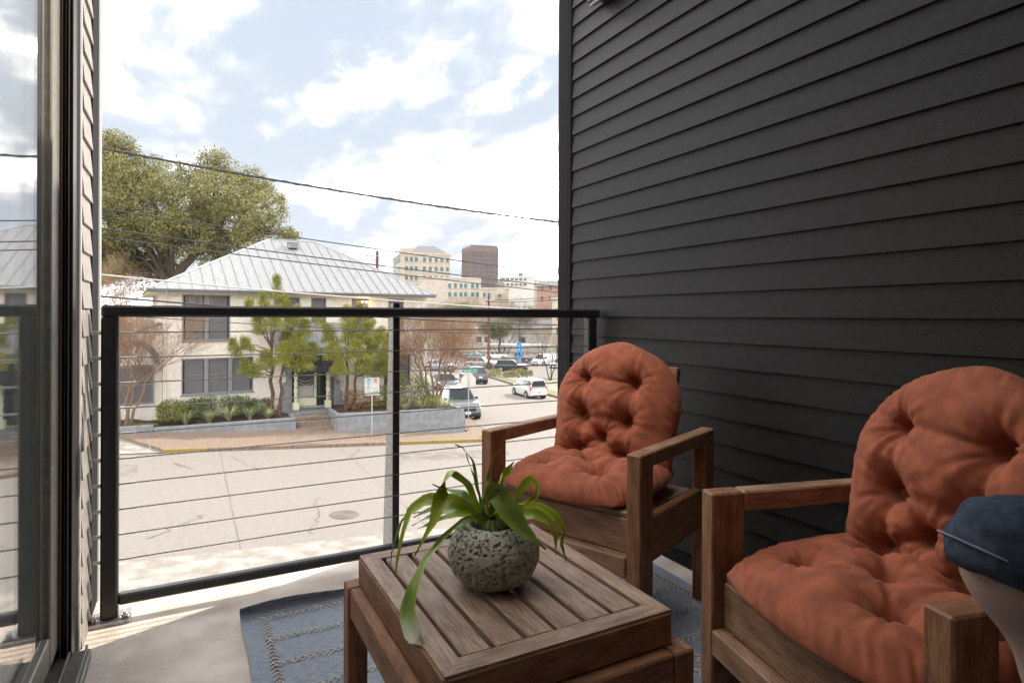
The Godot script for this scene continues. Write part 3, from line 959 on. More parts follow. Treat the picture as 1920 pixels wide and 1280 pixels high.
	while x < e1 - 0.1:
		var t := 1.0
		if x < R0.x: t = (x - A.x) / (R0.x - A.x)
		elif x > R1.x: t = (B.x - x) / (B.x - R1.x)
		t = minf(1.0, t) - 0.012
		if t > 0.03:
			var m := MB.new()
			var b0 := Vector3(x, ey, ef)
			var ln := up.length() * t
			var bs := Basis(Vector3.RIGHT, nrm, -up.normalized())
			m.box(b0 + up * t * 0.5 + nrm * 0.022, Vector3(0.024, 0.045, ln), bs, 0.004)
			put("seam", m, M.metal_roof, roof)
			var m2 := MB.new()                                   # two stiffening ribs in the pan
			for q: float in [0.18, 0.34]:
				var t2 := t
				var xx := x + q
				if xx < R0.x: t2 = (xx - A.x) / (R0.x - A.x) - 0.02
				elif xx > R1.x: t2 = (B.x - xx) / (B.x - R1.x) - 0.02
				t2 = clampf(t2, 0.0, 0.985)
				if t2 > 0.03: m2.box(Vector3(xx, ey, ef) + up * t2 * 0.5 + nrm * 0.004, Vector3(0.03, 0.008, up.length() * t2), bs, 0.002)
			if m2.p.size() > 0: put("pan_rib", m2, M.metal_roof, roof)
		x += 0.51
	for e: Array in [[A, R0], [B, R1], [R0, R1]]:
		var m := MB.new()
		var a: Vector3 = e[0]; var b: Vector3 = e[1]
		m.tube(PackedVector3Array([a, b]), PackedFloat32Array([0.055]), 6)
		put("ridge_cap", m, M.metal_roof, roof)
	var vent := put("roof_vent", boxm(Vector3(0.55, 0.30, 0.5), 0.02), M.metal_roof, roof, Vector3(4.62, 5.05, -4.25))
	put("vent_hood", boxm(Vector3(0.62, 0.05, 0.57), 0.01), M.metal_roof, vent, Vector3(0, 0.17, 0))
	for k in 3: put("louvre", boxm(Vector3(0.46, 0.05, 0.02), 0.004), M.grey_paint, vent, Vector3(0, -0.08 + k * 0.085, 0.255))
	# one-storey wing with the arched door on the left
	var wg := MB.new()
	wg.prism(PackedVector2Array([Vector2(-9.5, -6), Vector2(-2.16, -6), Vector2(-2.16, 0.55), Vector2(-4.4, -0.18), Vector2(-9.5, -0.2)]), Vector3(0, 0, -4.0), Vector3.RIGHT, Vector3.UP, 3.6)
	put("wing_wall", wg, M.stucco, h)
	put("wing_coping", boxm(Vector3(2.36, 0.07, 3.66), 0.01), M.grey_paint, h, Vector3(-3.28, 0.235, -2.18), Basis(Vector3.BACK, atan2(0.73, 2.24)))
	var ad := put("arched_door", boxm(Vector3(1.62, 1.80, 0.10), 0.01), M.grey_paint, h, Vector3(-3.30, -2.2, -0.37))
	for k in 2:
		for q in 2:
			put("pane", boxm(Vector3(0.66, 0.74, 0.03)), M.dark_glass, ad, Vector3(-0.37 + k * 0.74, -0.42 + q * 0.83, 0.05))
			put("insect_screen", boxm(Vector3(0.64, 0.72, 0.008)), M.screen_mesh, ad, Vector3(-0.37 + k * 0.74, -0.42 + q * 0.83, 0.072))
	for s in 2:
		var ar := MB.new()
		ar.tube(arc_pts(Vector3(-3.30, -1.27, -0.37), 0.85 if s == 0 else 0.98, 0.95 if s == 0 else 1.08), PackedFloat32Array([0.07]), 6)
		put("arch_moulding", ar, M.grey_paint, h)
	# porch: projecting bay with metal roof, awning, door, twisted columns, stepped grey surround
	var bay := MB.new()
	bay.box(Vector3(4.43, -0.95, 0.45), Vector3(3.25, 0.62, 0.9))
	put("porch_lintel", bay, M.stucco, h)
	var pr := MB.new()
	pr.quad(Vector3(2.55, -0.62, 1.25), Vector3(6.3, -0.62, 1.25), Vector3(6.3, 0.62, 0.01), Vector3(2.55, 0.62, 0.01))
	pr.tri(Vector3(2.55, -0.62, 0.01), Vector3(2.55, -0.62, 1.25), Vector3(2.55, 0.62, 0.01))
	pr.tri(Vector3(6.3, -0.62, 1.25), Vector3(6.3, -0.62, 0.01), Vector3(6.3, 0.62, 0.01))
	var porch := put("porch_roof", pr, M.metal_roof, h)
	var pu := Vector3(0, 1.24, -1.24)
	for k in 8: 
		var m := MB.new()
		m.box(Vector3(2.6 + k * 0.52, 0.0, 0.63) + Vector3(0, 0.014, 0.014), Vector3(0.024, 0.04, 1.74), Basis(Vector3.RIGHT, Vector3(0, 0.707, 0.707), Vector3(0, -0.707, 0.707)), 0.004)
		put("seam", m, M.metal_roof, porch)
	put("porch_fascia", boxm(Vector3(3.78, 0.14, 0.05), 0.008), M.grey_paint, porch, Vector3(4.425, -0.695, 1.24))
	var aw := MB.new()
	aw.prism(PackedVector2Array([Vector2(0.0, -1.05), Vector2(0.9, -1.62), Vector2(0.9, -1.85), Vector2(0.86, -1.85), Vector2(0.0, -1.2)]), Vector3(3.35, 0, 0.90), Vector3(0, 0, 1), Vector3.UP, -2.45)
	put("awning", aw, M.awning_cloth, h)
	for x2: float in [3.3, 5.83]:
		var sgn := -1.0 if x2 < 4 else 1.0
		var su := MB.new()
		var poly := PackedVector2Array()
		for q: Array in [[0.0, -4.5], [0.62, -4.5], [0.62, -3.55], [0.48, -3.55], [0.48, -3.05], [0.34, -3.05], [0.34, -2.45], [0.18, -2.45], [0.18, -1.9], [0.36, -1.9], [0.36, -1.25], [0.0, -1.25]]: poly.append(Vector2(q[0] * sgn, q[1]))
		su.prism(poly, Vector3(x2 - sgn * 0.2, 0, 0.0), Vector3.RIGHT, Vector3.UP, 0.5)
		put("stepped_surround", su, M.planter_paint, h)
	for x2: float in [3.66, 5.28]:
		var col := MB.new()
		col.grid(61, 25, func(i: int, k: int) -> Vector3:
			var a := TAU * k / 24.0
			var y := -3.42 + i * (1.72 / 60.0)
			var r := 0.085 + 0.018 * cos(2.0 * (a - y * 9.0))
			return Vector3(x2 + r * cos(a), y, 0.62 - r * sin(a)), true)
		var cn := put("twisted_column", col, M.cream_paint, h)
		put("plinth", boxm(Vector3(0.30, 0.38, 0.30), 0.015), M.cream_paint, cn, Vector3(x2, -3.61, 0.62))
		put("capital", boxm(Vector3(0.26, 0.10, 0.26), 0.015), M.cream_paint, cn, Vector3(x2, -1.65, 0.62))
	put("recess_shade_panel", boxm(Vector3(2.1, 2.3, 0.04)), M.awning_cloth, h, Vector3(4.47, -2.6, 0.03))  # flat near-black panel, shade of the porch put into its colour
	var dr := put("front_door", boxm(Vector3(1.12, 2.05, 0.06), 0.01), M.cream_paint, h, Vector3(4.28, -2.70, 0.09))
	put("door_glass", boxm(Vector3(0.86, 1.35, 0.03)), M.dark_glass, dr, Vector3(0, 0.16, 0.022))
	var swag := MB.new()
	for k in 3:
		var pts := PackedVector3Array()
		for i in 11: pts.append(Vector3(-0.42 + i * 0.084, 0.42 - k * 0.16 - 0.16 * sin(PI * i / 10.0), 0.045))
		swag.tube(pts, PackedFloat32Array([0.022]), 5)
	put("swag_curtain", swag, M.blind_cloth, dr)
	put("lower_blind", boxm(Vector3(0.8, 0.55, 0.006)), M.blind_cloth, dr, Vector3(0, -0.22, 0.041))
	put("door_handle", boxm(Vector3(0.03, 0.16, 0.05), 0.008), M.chrome, dr, Vector3(0.49, -0.05, 0.05))
	put("side_light", boxm(Vector3(0.42, 1.9, 0.04), 0.005), M.dark_glass, h, Vector3(5.10, -2.65, 0.08))
	put("porch_floor", boxm(Vector3(3.3, 0.5, 1.3), 0.01), M.planter_paint, h, Vector3(4.45, -4.07, 0.6))
	# two small lit bulbs under the eaves
	var sc := put("eave_lamp", boxm(Vector3(0.42, 0.05, 0.08), 0.01), M.grey_paint, h, Vector3(7.42, 1.80, 0.05))
	for k in 2:
		var bl := MB.new()
		bl.lathe([Vector2(0.0, -0.045), Vector2(0.03, -0.036), Vector2(0.045, 0.0), Vector2(0.03, 0.036), Vector2(0.0, 0.045)], Vector3.ZERO, 12)
		put("bulb", bl, glow("bulb_glow", Color(1.0, 0.62, 0.35), 3.0) if k == 0 else M.bulb_glow, sc, Vector3(-0.12 + k * 0.24, -0.07, 0.03))
		var ol := OmniLight3D.new()
		ol.name = "bulb_light"
		ol.light_color = Color(1.0, 0.75, 0.5)
		ol.light_energy = 0.08
		ol.light_size = 0.04
		ol.omni_range = 6.0
		ol.omni_attenuation = 2.0
		ol.shadow_enabled = true
		sc.add_child(ol, true)
		ol.position = Vector3(-0.12 + k * 0.24, -0.07, 0.09)
		
func arc_pts(c: Vector3, rx: float, ry: float) -> PackedVector3Array:
	var o := PackedVector3Array()
	for i in 21:
		var a := PI * i / 20.0
		o.append(c + Vector3(cos(a) * rx, sin(a) * ry, 0))
	return o

# ---------------------------------------------------------------- planters, soil, steps
func planters() -> void:
	# left planter: low wall that keeps level while the pavement falls
	var pl := thing("planter_wall", "low blue grey planter wall left of the house steps", "planter")
	var a := MB.new()
	a.box(V(1.50, -4.25, 30.00), Vector3(5.80, 0.84, 0.20), Basis.IDENTITY, 0.02)
	put("front_wall", a, M.planter_paint, pl)
	var a2 := MB.new()
	a2.box(V(-3.0, -4.25, 30.12), Vector3(3.2, 1.08, 0.20), Basis.IDENTITY, 0.02)
	put("step_wall", a2, M.planter_paint, pl)
	var a3 := MB.new()
	a3.box(V(4.30, -4.35, 30.92), Vector3(0.20, 1.04, 1.62), Basis.IDENTITY, 0.02)
	put("side_wall", a3, M.planter_paint, pl)
	var s1 := MB.new()
	s1.grid(14, 40, func(i: int, k: int) -> Vector3:
		var u := -4.6 + k * (8.82 / 39.0)
		var v := 30.08 + i * (2.4 / 13.0)
		return V(u, -3.93 + 0.06 * sin(u * 2.1 + v) + 0.10 * i / 13.0 + 0.03 * sin(v * 7.0 + u * 5.0), v), false, true)
	setting(put("mulch_bed", s1, M.mulch), "dark mulch bed below the hedge")
	# right planter: deep wall, bends to the corner
	var pr := thing("planter_wall", "tall blue grey planter wall between the steps and the corner", "planter")
	var b := MB.new()
	var p0 := Vector2(6.16, 29.30); var p1 := Vector2(12.28, 28.22)
	var d := (p1 - p0).normalized()
	var bas := Basis(Vector3.UP, atan2(d.y, d.x))
	var c := (p0 + p1) * 0.5
	b.box(V(c.x, -4.38, c.y), Vector3(p0.distance_to(p1), 1.40, 0.20), bas, 0.02)
	put("front_wall", b, M.planter_paint, pr)
	for q: Array in [[0.23, 0.0], [0.69, -0.05]]:
		var hl := MB.new()
		var at := p0.lerp(p1, q[0])
		hl.cyl(V(at.x, -4.45 + q[1], at.y - 0.105), V(at.x, -4.45 + q[1], at.y - 0.06), 0.035, 10)
		put("weep_hole", hl, M.sign_black, pr)
	var b2 := MB.new()
	b2.box(V(6.20, -4.33, 30.45), Vector3(0.20, 1.30, 2.2), Basis.IDENTITY, 0.02)
	put("side_wall", b2, M.planter_paint, pr)
	var b3 := MB.new()
	b3.box(V(12.55, -4.48, 30.2), Vector3(0.20, 1.2, 3.9), Basis(Vector3.UP, -0.13), 0.02)
	put("end_wall", b3, M.planter_paint, pr)
	var s2 := MB.new()
	s2.grid(18, 30, func(i: int, k: int) -> Vector3:
		var x := k / 29.0
		var u := 6.24 + x * 6.2
		var v0 := 29.35 - 1.04 * x
		var v := v0 + i * (4.2 / 17.0)
		return V(u, -3.80 + 0.05 * sin(u * 2.7 + v) + 0.07 * i / 17.0 - 0.10 * x + 0.03 * sin(v * 6.0 + u * 5.0), v), false, true)
	setting(put("mulch_bed", s2, M.mulch), "dark mulch bed behind the tall planter wall")
	# entrance steps
	var st := thing("entrance_steps", "worn tan concrete steps between the two planters", "steps")
	for k in 3:
		var m := MB.new()
		m.box(V(5.24, -4.62 + k * 0.20, 29.9 + k * 0.62 + 0.6), Vector3(1.72, 0.5, 1.24 + (0.4 if k == 2 else 0.0)), Basis.IDENTITY, 0.02)
		put("tread", m, M.walk_concrete, st)

# ---------------------------------------------------------------- far buildings (each turned as it stands)
# ox, oz: corner of the front nearest the left, in the block's own axes: x along the front, y up, -z back
func far_block(called: String, label: String, at: Vector3, turn: float, w: float, y0: float, y1: float, dep: float, wall: Material, cols: Array, rows: Array, ww: float, wh: float, glass: Material, sidecols := [], category := "building") -> Node3D:
	var t := thing(called, label, category, at, turn)
	var b := MB.new()
	b.box(Vector3(w * 0.5, (y0 + y1) * 0.5, -dep * 0.5), Vector3(w, y1 - y0, dep))
	var wl := put("wall", b, wall, t)
	put("parapet", boxm(Vector3(w + 0.5, 0.7, dep + 0.5), 0.1), wall, t, Vector3(w * 0.5, y1 + 0.2, -dep * 0.5))
	var pm := boxm(Vector3(ww, wh, 0.25)).mesh()
	var sm := boxm(Vector3(ww + 0.5, 0.3, 0.4)).mesh()
	for r: float in rows:
		for c: float in cols:
			var p := put("window", pm, glass, t, Vector3(c, r, 0.02))
			put("sill", sm, wall, p, Vector3(0, -wh * 0.5 - 0.15, 0.1))
	var qm := boxm(Vector3(0.25, wh, ww)).mesh()
	for r: float in rows:
		for c: float in sidecols: put("window", qm, glass, t, Vector3(-0.02, r, -c))
	return t

func far_buildings() -> void:
	var yaw := deg_to_rad(-28.1)
	# tan medical block with teal windows: corner at depth 280
	var b1 := far_block("office_building", "tan six storey office block with square teal windows and hipped penthouse", V(86.1, 0, 271.4), yaw + 0.30, 23.5, -12, 29.6, 34, M.tan_wall, [2.6, 4.9, 7.2, 11.0, 13.8, 16.6, 19.3, 22.0], [9.9, 14.2, 18.5, 22.8, 27.1], 1.35, 2.1, M.teal_glass, [3, 6, 9, 12, 15, 18, 21, 24, 27, 30])
	for y: float in [12.0, 20.7, 29.0]: put("band", boxm(Vector3(23.9, 0.35, 34.4)), M.pale_wall, b1, Vector3(11.75, y, -17))
	var hp := MB.new()
	var y := 30.2
	hp.quad(Vector3(5.5, y, -1), Vector3(22.8, y, -1), Vector3(17.6, y + 4.2, -8), Vector3(9.5, y + 4.2, -8))
	hp.tri(Vector3(5.5, y, -15), Vector3(5.5, y, -1), Vector3(9.5, y + 4.2, -8))
	hp.tri(Vector3(22.8, y, -1), Vector3(22.8, y, -15), Vector3(17.6, y + 4.2, -8))
	hp.quad(Vector3(22.8, y, -15), Vector3(5.5, y, -15), Vector3(9.5, y + 4.2, -8), Vector3(17.6, y + 4.2, -8))
	put("penthouse_roof", hp, M.slate_roof, b1)
	put("plant_room", boxm(Vector3(7, 3.4, 7)), M.tan_wall, b1, Vector3(4.4, 31.6, -11))
	# brown tower with fins
	var b2 := thing("office_tower", "tall brown office tower with close vertical fins", "tower", V(213.2, 0, 475.6), yaw + 0.40)
	var w2 := MB.new()
	w2.box(Vector3(12.5, 24, -11), Vector3(25, 76, 22))
	put("core", w2, M.grey_glass, b2)
	for k in 12: put("fin", boxm(Vector3(0.62, 72, 0.9)), M.brown_wall, b2, Vector3(k * 25.0 / 11.0, 22, 0.45))
	for k in 10: put("fin", boxm(Vector3(0.9, 72, 0.9)), M.brown_wall, b2, Vector3(-0.45, 22, -k * 22.0 / 9.0))
	for k in 14: put("floor_band", boxm(Vector3(25.2, 1.25, 22.2)), M.brown_wall, b2, Vector3(12.5, 13.0 + k * 3.45, -11))
	put("crown", boxm(Vector3(26.4, 4.4, 23.4)), M.brown_wall, b2, Vector3(12.5, 58.2, -11))
	# lower tan wing
	far_block("office_building", "long low tan wing with two rows of dark teal windows", V(83.7, 0, 238.7), yaw + 0.05, 25.5, -12, 16.2, 20, M.pale_wall, [12.6, 15.0, 17.3, 19.2, 22.1, 24.1], [9.7, 13.3], 1.15, 1.9, M.teal_glass)
	far_block("office_building", "tan annex with a small pyramid roofed turret", V(103.5, 0, 222.5), yaw - 0.02, 12.2, -12, 11.7, 15, M.tan_wall, [2.2, 4.1, 8.4], [9.3], 1.1, 1.7, M.teal_glass)
	var tu := thing("roof_turret", "grey pyramid turret roof on the tan annex", "turret", V(108.9, 0, 213.9) + Vector3(0, 12.4, 0), yaw)
	var py := MB.new()
	for k in 4:
		var a := Basis(Vector3.UP, k * PI * 0.5)
		py.tri(a * Vector3(-2.1, 0, 2.1), a * Vector3(2.1, 0, 2.1), Vector3(0, 3.6, 0))
	put("roof", py, M.slate_roof, tu)
	put("base", boxm(Vector3(3.6, 3.0, 3.6)), M.tan_wall, tu, Vector3(0, -1.5, 0))
	var b4 := far_block("office_building", "white flat roofed office block with a dark rooftop box", V(149.2, 0, 294.4), yaw - 0.05, 18.8, -12, 22.0, 15, M.white_wall, [2.2, 4.6, 7.0, 9.4, 11.8, 14.2], [17.9, 20.7], 1.6, 1.2, M.grey_glass)
	put("rooftop_box", boxm(Vector3(2.6, 2.6, 2.6)), M.slate_roof, b4, Vector3(11.7, 23.6, -4))
	far_block("office_building", "small white block stepped down behind the white offices", V(173.3, 0, 298.6), yaw - 0.05, 4.0, -12, 21.2, 10, M.white_wall, [1.2, 2.8], [18.5], 0.8, 1.2, M.grey_glass)
	var b6 := thing("gabled_hall", "brick hall with a dark gabled roof among winter trees", "hall", V(106.5, 0, 181.2), yaw - 0.35)
	var g6 := MB.new()
	g6.box(Vector3(8, -0.4, -6), Vector3(16, 23.2, 12))
	put("wall", g6, M.brick_wall, b6)
	var gr := MB.new()
	gr.quad(Vector3(-0.6, 11.2, 0.6), Vector3(16.6, 11.2, 0.6), Vector3(16.6, 13.6, -6), Vector3(-0.6, 13.6, -6))
	gr.quad(Vector3(16.6, 11.2, -12.6), Vector3(-0.6, 11.2, -12.6), Vector3(-0.6, 13.6, -6), Vector3(16.6, 13.6, -6))
	gr.tri(Vector3(-0.5, 11.2, -12.6), Vector3(-0.5, 11.2, 0.6), Vector3(-0.5, 13.6, -6))
	gr.tri(Vector3(16.5, 11.2, 0.6), Vector3(16.5, 11.2, -12.6), Vector3(16.5, 13.6, -6))
	put("roof", gr, M.slate_roof, b6)
	var wm := boxm(Vector3(0.9, 1.5, 0.2)).mesh()
	for k in 5:
		for q in 2: put("window", wm, M.grey_glass, b6, Vector3(2.0 + k * 3.0, 7.0 + q * 3.6, 0.02))
	# low white shop building and carport at the parking lot
	var b7 := far_block("lot_building", "low white building with a grey roof beside the parking lot", V(60.3, 0, 137.8), yaw - 0.1, 22.5, -12, -2.7, 10, M.white_wall, [3.5, 5.6, 14.5], [-5.0], 1.3, 1.5, M.grey_glass)
	var r7 := MB.new()
	r7.prism(PackedVector2Array([Vector2(0.8, -2.3), Vector2(-11, -2.3), Vector2(-5, -0.1)]), Vector3(9.5, 0, 0), Vector3(0, 0, 1), Vector3.UP, -13.5)
	put("roof", r7, M.slate_roof, b7)
	var cp := thing("carport", "white flat carport roof on thin posts over the parking lot", "carport", V(60.3, 0, 112.9) + Vector3(0, gy(60.0), 0), yaw - 0.15)
	put("roof", boxm(Vector3(14, 0.35, 6.0), 0.05), M.white_wall, cp, Vector3(1.0, 2.75, 0))
	for k in 4:
		for q in 2: put("post", boxm(Vector3(0.18, 2.6, 0.18), 0.02), M.white_wall, cp, Vector3(-5 + k * 4.0, 1.3, -2 + q * 4.0))
	var b8 := far_block("brick_shop", "tan brick apartment house at the edge of the lot", V(62.5, 0, 100.4), yaw - 0.5, 9, -12, 4.2, 10, M.tan_wall, [1.5, 4.0, 6.5], [-5.6, -2.0, 1.6], 1.0, 1.5, M.grey_glass)
	b8.set_meta("category", "building")


# ---------------------------------------------------------------- furniture
func board(size: Vector3, ch := 0.004) -> MB:
	return boxm(size, ch, Vector2(rn(0, 3), rn(0, 3)))

func tie(a: Vector3, b: Vector3, w: float, th: float, up := Vector3.UP) -> MB:   # board from a to b
	var m := MB.new()
	var d := (b - a)
	var z := d.normalized()
	var x := up.cross(z).normalized()
	var y := z.cross(x)
	m.box((a + b) * 0.5, Vector3(w, th, d.length()), Basis(x, y, z), 0.004, Vector2(rn(0, 3), rn(0, 3)))
	return m

# chair: local +z is forward; origin on the floor at the middle of the front posts' line
func make_chair(label: String, at: Vector3, turn: float) -> Node3D:
	var t := thing("wooden_armchair", label, "armchair", at, turn, "slatted wooden armchairs along the dark wall")
	var hw := 0.317
	for s: float in [-1.0, 1.0]:
		put("front_post", board(Vector3(0.048, 0.61, 0.085)), M.frame_wood, t, Vector3(s * (hw - 0.024), 0.305, -0.0425))
		put("rear_post", board(Vector3(0.048, 0.565, 0.085)), M.frame_wood, t, Vector3(s * (hw - 0.024), 0.2825, -0.535))
		put("arm", board(Vector3(0.048, 0.046, 0.493)), M.arm_wood, t, Vector3(s * (hw - 0.024), 0.5872, -0.3325))
		put("side_rail", board(Vector3(0.034, 0.14, 0.405)), M.frame_wood, t, Vector3(s * (hw - 0.026), 0.335, -0.289))
	put("front_rail", board(Vector3(0.536, 0.105, 0.036)), M.arm_wood, t, Vector3(0, 0.3525, -0.047))
	put("lower_front_rail", board(Vector3(0.536, 0.06, 0.05)), M.arm_wood, t, Vector3(0, 0.2685, -0.0225))
	for k in 5: put("seat_slat", board(Vector3(0.534, 0.018, 0.082)), M.slat_wood, t, Vector3(0, 0.4145 - k * 0.006, -0.075 - k * 0.093))
	put("rear_rail", board(Vector3(0.536, 0.12, 0.034)), M.frame_wood, t, Vector3(0, 0.30, -0.50))
	# reclined back: two stiles, four slats, top rail
	var tilt := Basis(Vector3.RIGHT, -0.27)
	for s: float in [-1.0, 1.0]: put("back_stile", board(Vector3(0.04, 0.50, 0.03)), M.frame_wood, t, Vector3(s * 0.172, 0.585, -0.488), tilt)
	for k in 4: put("back_slat", board(Vector3(0.062, 0.42, 0.016)), M.frame_wood, t, Vector3(-0.111 + k * 0.074, 0.575, -0.485), tilt)
	put("top_rail", board(Vector3(0.384, 0.07, 0.034)), M.frame_wood, t, Vector3(0, 0.790, -0.545), tilt)
	return t

# tufted cushion in the xy plane, front towards +z. pts: tufts in half-size units
func cushion_mesh(w: float, h: float, th: float, tufts: Array, round_top: bool, sd: int) -> MB:
	var m := MB.new()
	var nn := 124
	var wr := noise(9.0, sd, 3)
	var wa := noise(1.6, sd + 4, 2)
	var dims := []
	for i in tufts.size(): dims.append([Vector2(tufts[i][0] * w * 0.5, tufts[i][1] * h * 0.5), 0.7 + 0.5 * absf(sin(i * 2.3 + sd)), i * 1.7 + sd])
	var surf := func(i: int, k: int, side: float) -> Vector3:
		var s := -cos(PI * k / (nn - 1.0))
		var t := -cos(PI * i / (nn - 1.0))
		var s2 := s
		var t2 := t
		# square to rounded outline
		var hwid := 1.0
		if round_top and t > 0.1: hwid = lerpf(1.0, sqrt(maxf(0.0, 1.0 - pow((t - 0.1) / 0.9, 2.0))), 0.78)
		elif round_top: hwid = 1.0 - 0.05 * sin((0.1 - t) * 2.8)
		s2 = s * sqrt(1.0 - 0.30 * t * t) if not round_top else s * hwid * (1.0 if t > -0.5 else sqrt(maxf(0.05, 1.0 - 0.55 * pow((-t - 0.5) / 0.5, 3.0))))
		t2 = t * sqrt(1.0 - 0.26 * s * s * (1.0 if not round_top else (0.8 if t > 0 else 0.35)))
		var x := s2 * w * 0.5
		var y := t2 * h * 0.5
		var edge := (1.0 - pow(absf(s), 2.6)) * (1.0 - pow(absf(t), 2.6))
		var z := th * pow(maxf(edge, 0.0), 0.46)
		var wob := 1.0 + 0.10 * wa.get_noise_2d(x * 3.0, y * 3.0)
		z *= wob
		var q := Vector2(x, y)
		if side > 0:
			var cut := 0.0
			var wrink := 0.0
			for d: Array in dims:
				var dv: Vector2 = q - d[0]
				var r := dv.length()
				cut += 0.62 * exp(-pow(r / 0.017, 2.0)) * d[1] + 0.36 * exp(-pow(r / 0.052, 2.0)) * d[1]
				var an := dv.angle()
				wrink += (sin(an * 9.0 + d[2] * 3.0 + 1.5 * sin(an * 2.0 + d[2])) * 0.55 + 0.45 * sin(an * 16.0 + d[2])) * exp(-r / 0.055) * smoothstep(0.004, 0.03, r) * 0.0095
			# seams pulled tight between neighbouring tufts
			for a in dims.size():
				for b in range(a + 1, dims.size()):
					var pa: Vector2 = dims[a][0]; var pb: Vector2 = dims[b][0]
					if pa.distance_to(pb) < 0.215:
						var c := Geometry2D.get_closest_point_to_segment(q, pa, pb)
						cut += 0.16 * exp(-q.distance_to(c) / 0.016)
			z = z * (1.0 - minf(0.86, cut)) + wrink * smoothstep(0.0, 0.25, edge)
			var fold := 1.0 - absf(wr.get_noise_2d(x * 1.1 + 0.4 * y, y * 2.3 + 7.0)) * 2.2
			var fold2 := 1.0 - absf(wr.get_noise_2d(x * 3.1 + 20.0, y * 1.7 - x * 0.8)) * 2.2
			z += (0.0045 * maxf(fold, 0.0) * maxf(fold, 0.0) + 0.003 * maxf(fold2, 0.0) * maxf(fold2, 0.0)) * smoothstep(0.0, 0.2, edge) * smoothstep(0.15, 0.7, cut + 0.25)
			# puckers along the rim
			z += 0.004 * sin((s2 * 19.0 + t2 * 23.0) * 2.2 + 3.0 * wa.get_noise_2d(x * 9.0, y * 9.0)) * (1.0 - smoothstep(0.08, 0.42, edge)) * pow(maxf(edge, 0.0), 0.3)
		else:
			z = -z * 0.42
		return Vector3(x, y, z)
	m.grid(nn, nn, func(i, k): return surf.call(i, k, 1.0))
	m.grid(nn, nn, func(i, k): return surf.call(i, k, -1.0), false, true)
	return m

func furniture() -> void:
	var a := make_chair("slatted brown wooden armchair beside the railing", V(1.047, 0.012, 1.674), deg_to_rad(-67.5))
	var b := make_chair("slatted brown wooden armchair next to the seated person", V(1.002, 0.012, 0.749), deg_to_rad(-104.2))
	var c := make_chair("slatted brown wooden armchair the person sits in", V(1.06, 0.012, 0.02), deg_to_rad(-90.0))
	var bt := [[-0.44, 0.42], [0.38, 0.40], [-0.42, -0.09], [0.34, -0.12], [-0.05, -0.36], [-0.40, -0.60], [0.34, -0.62]]
	var stf := [[-0.42, 0.35], [0.38, 0.38], [0.0, -0.02], [-0.42, -0.42], [0.40, -0.40]]
	var back1 := cushion_mesh(0.515, 0.545, 0.115, bt, true, 3)
	var seat1 := cushion_mesh(0.535, 0.50, 0.09, stf, false, 8)
	var bm := back1.mesh()
	var sm := seat1.mesh()
	var names := ["beside the railing", "next to the seated person", "under the seated person"]
	var i := 0
	for ch: Node3D in [a, b, c]:
		var so := put("seat_cushion", sm, M.terracotta_cloth)
		var flat := Basis(Vector3.RIGHT, -PI / 2 + 0.05)
		so.transform = ch.transform * Transform3D(flat, Vector3(0, 0.452, -0.222))
		tag(so, "tufted terracotta seat cushion on the wooden armchair " + names[i], "cushion", "terracotta chair cushions")
		if i < 2:
			var bo := put("back_cushion", bm, M.terracotta_cloth)
			bo.transform = ch.transform * Transform3D(Basis(Vector3.RIGHT, -0.25), Vector3(0, 0.655, -0.412))
			tag(bo, "round topped tufted terracotta back cushion of the wooden armchair " + names[i], "cushion", "terracotta chair cushions")
		i += 1
	side_table()
	rug()

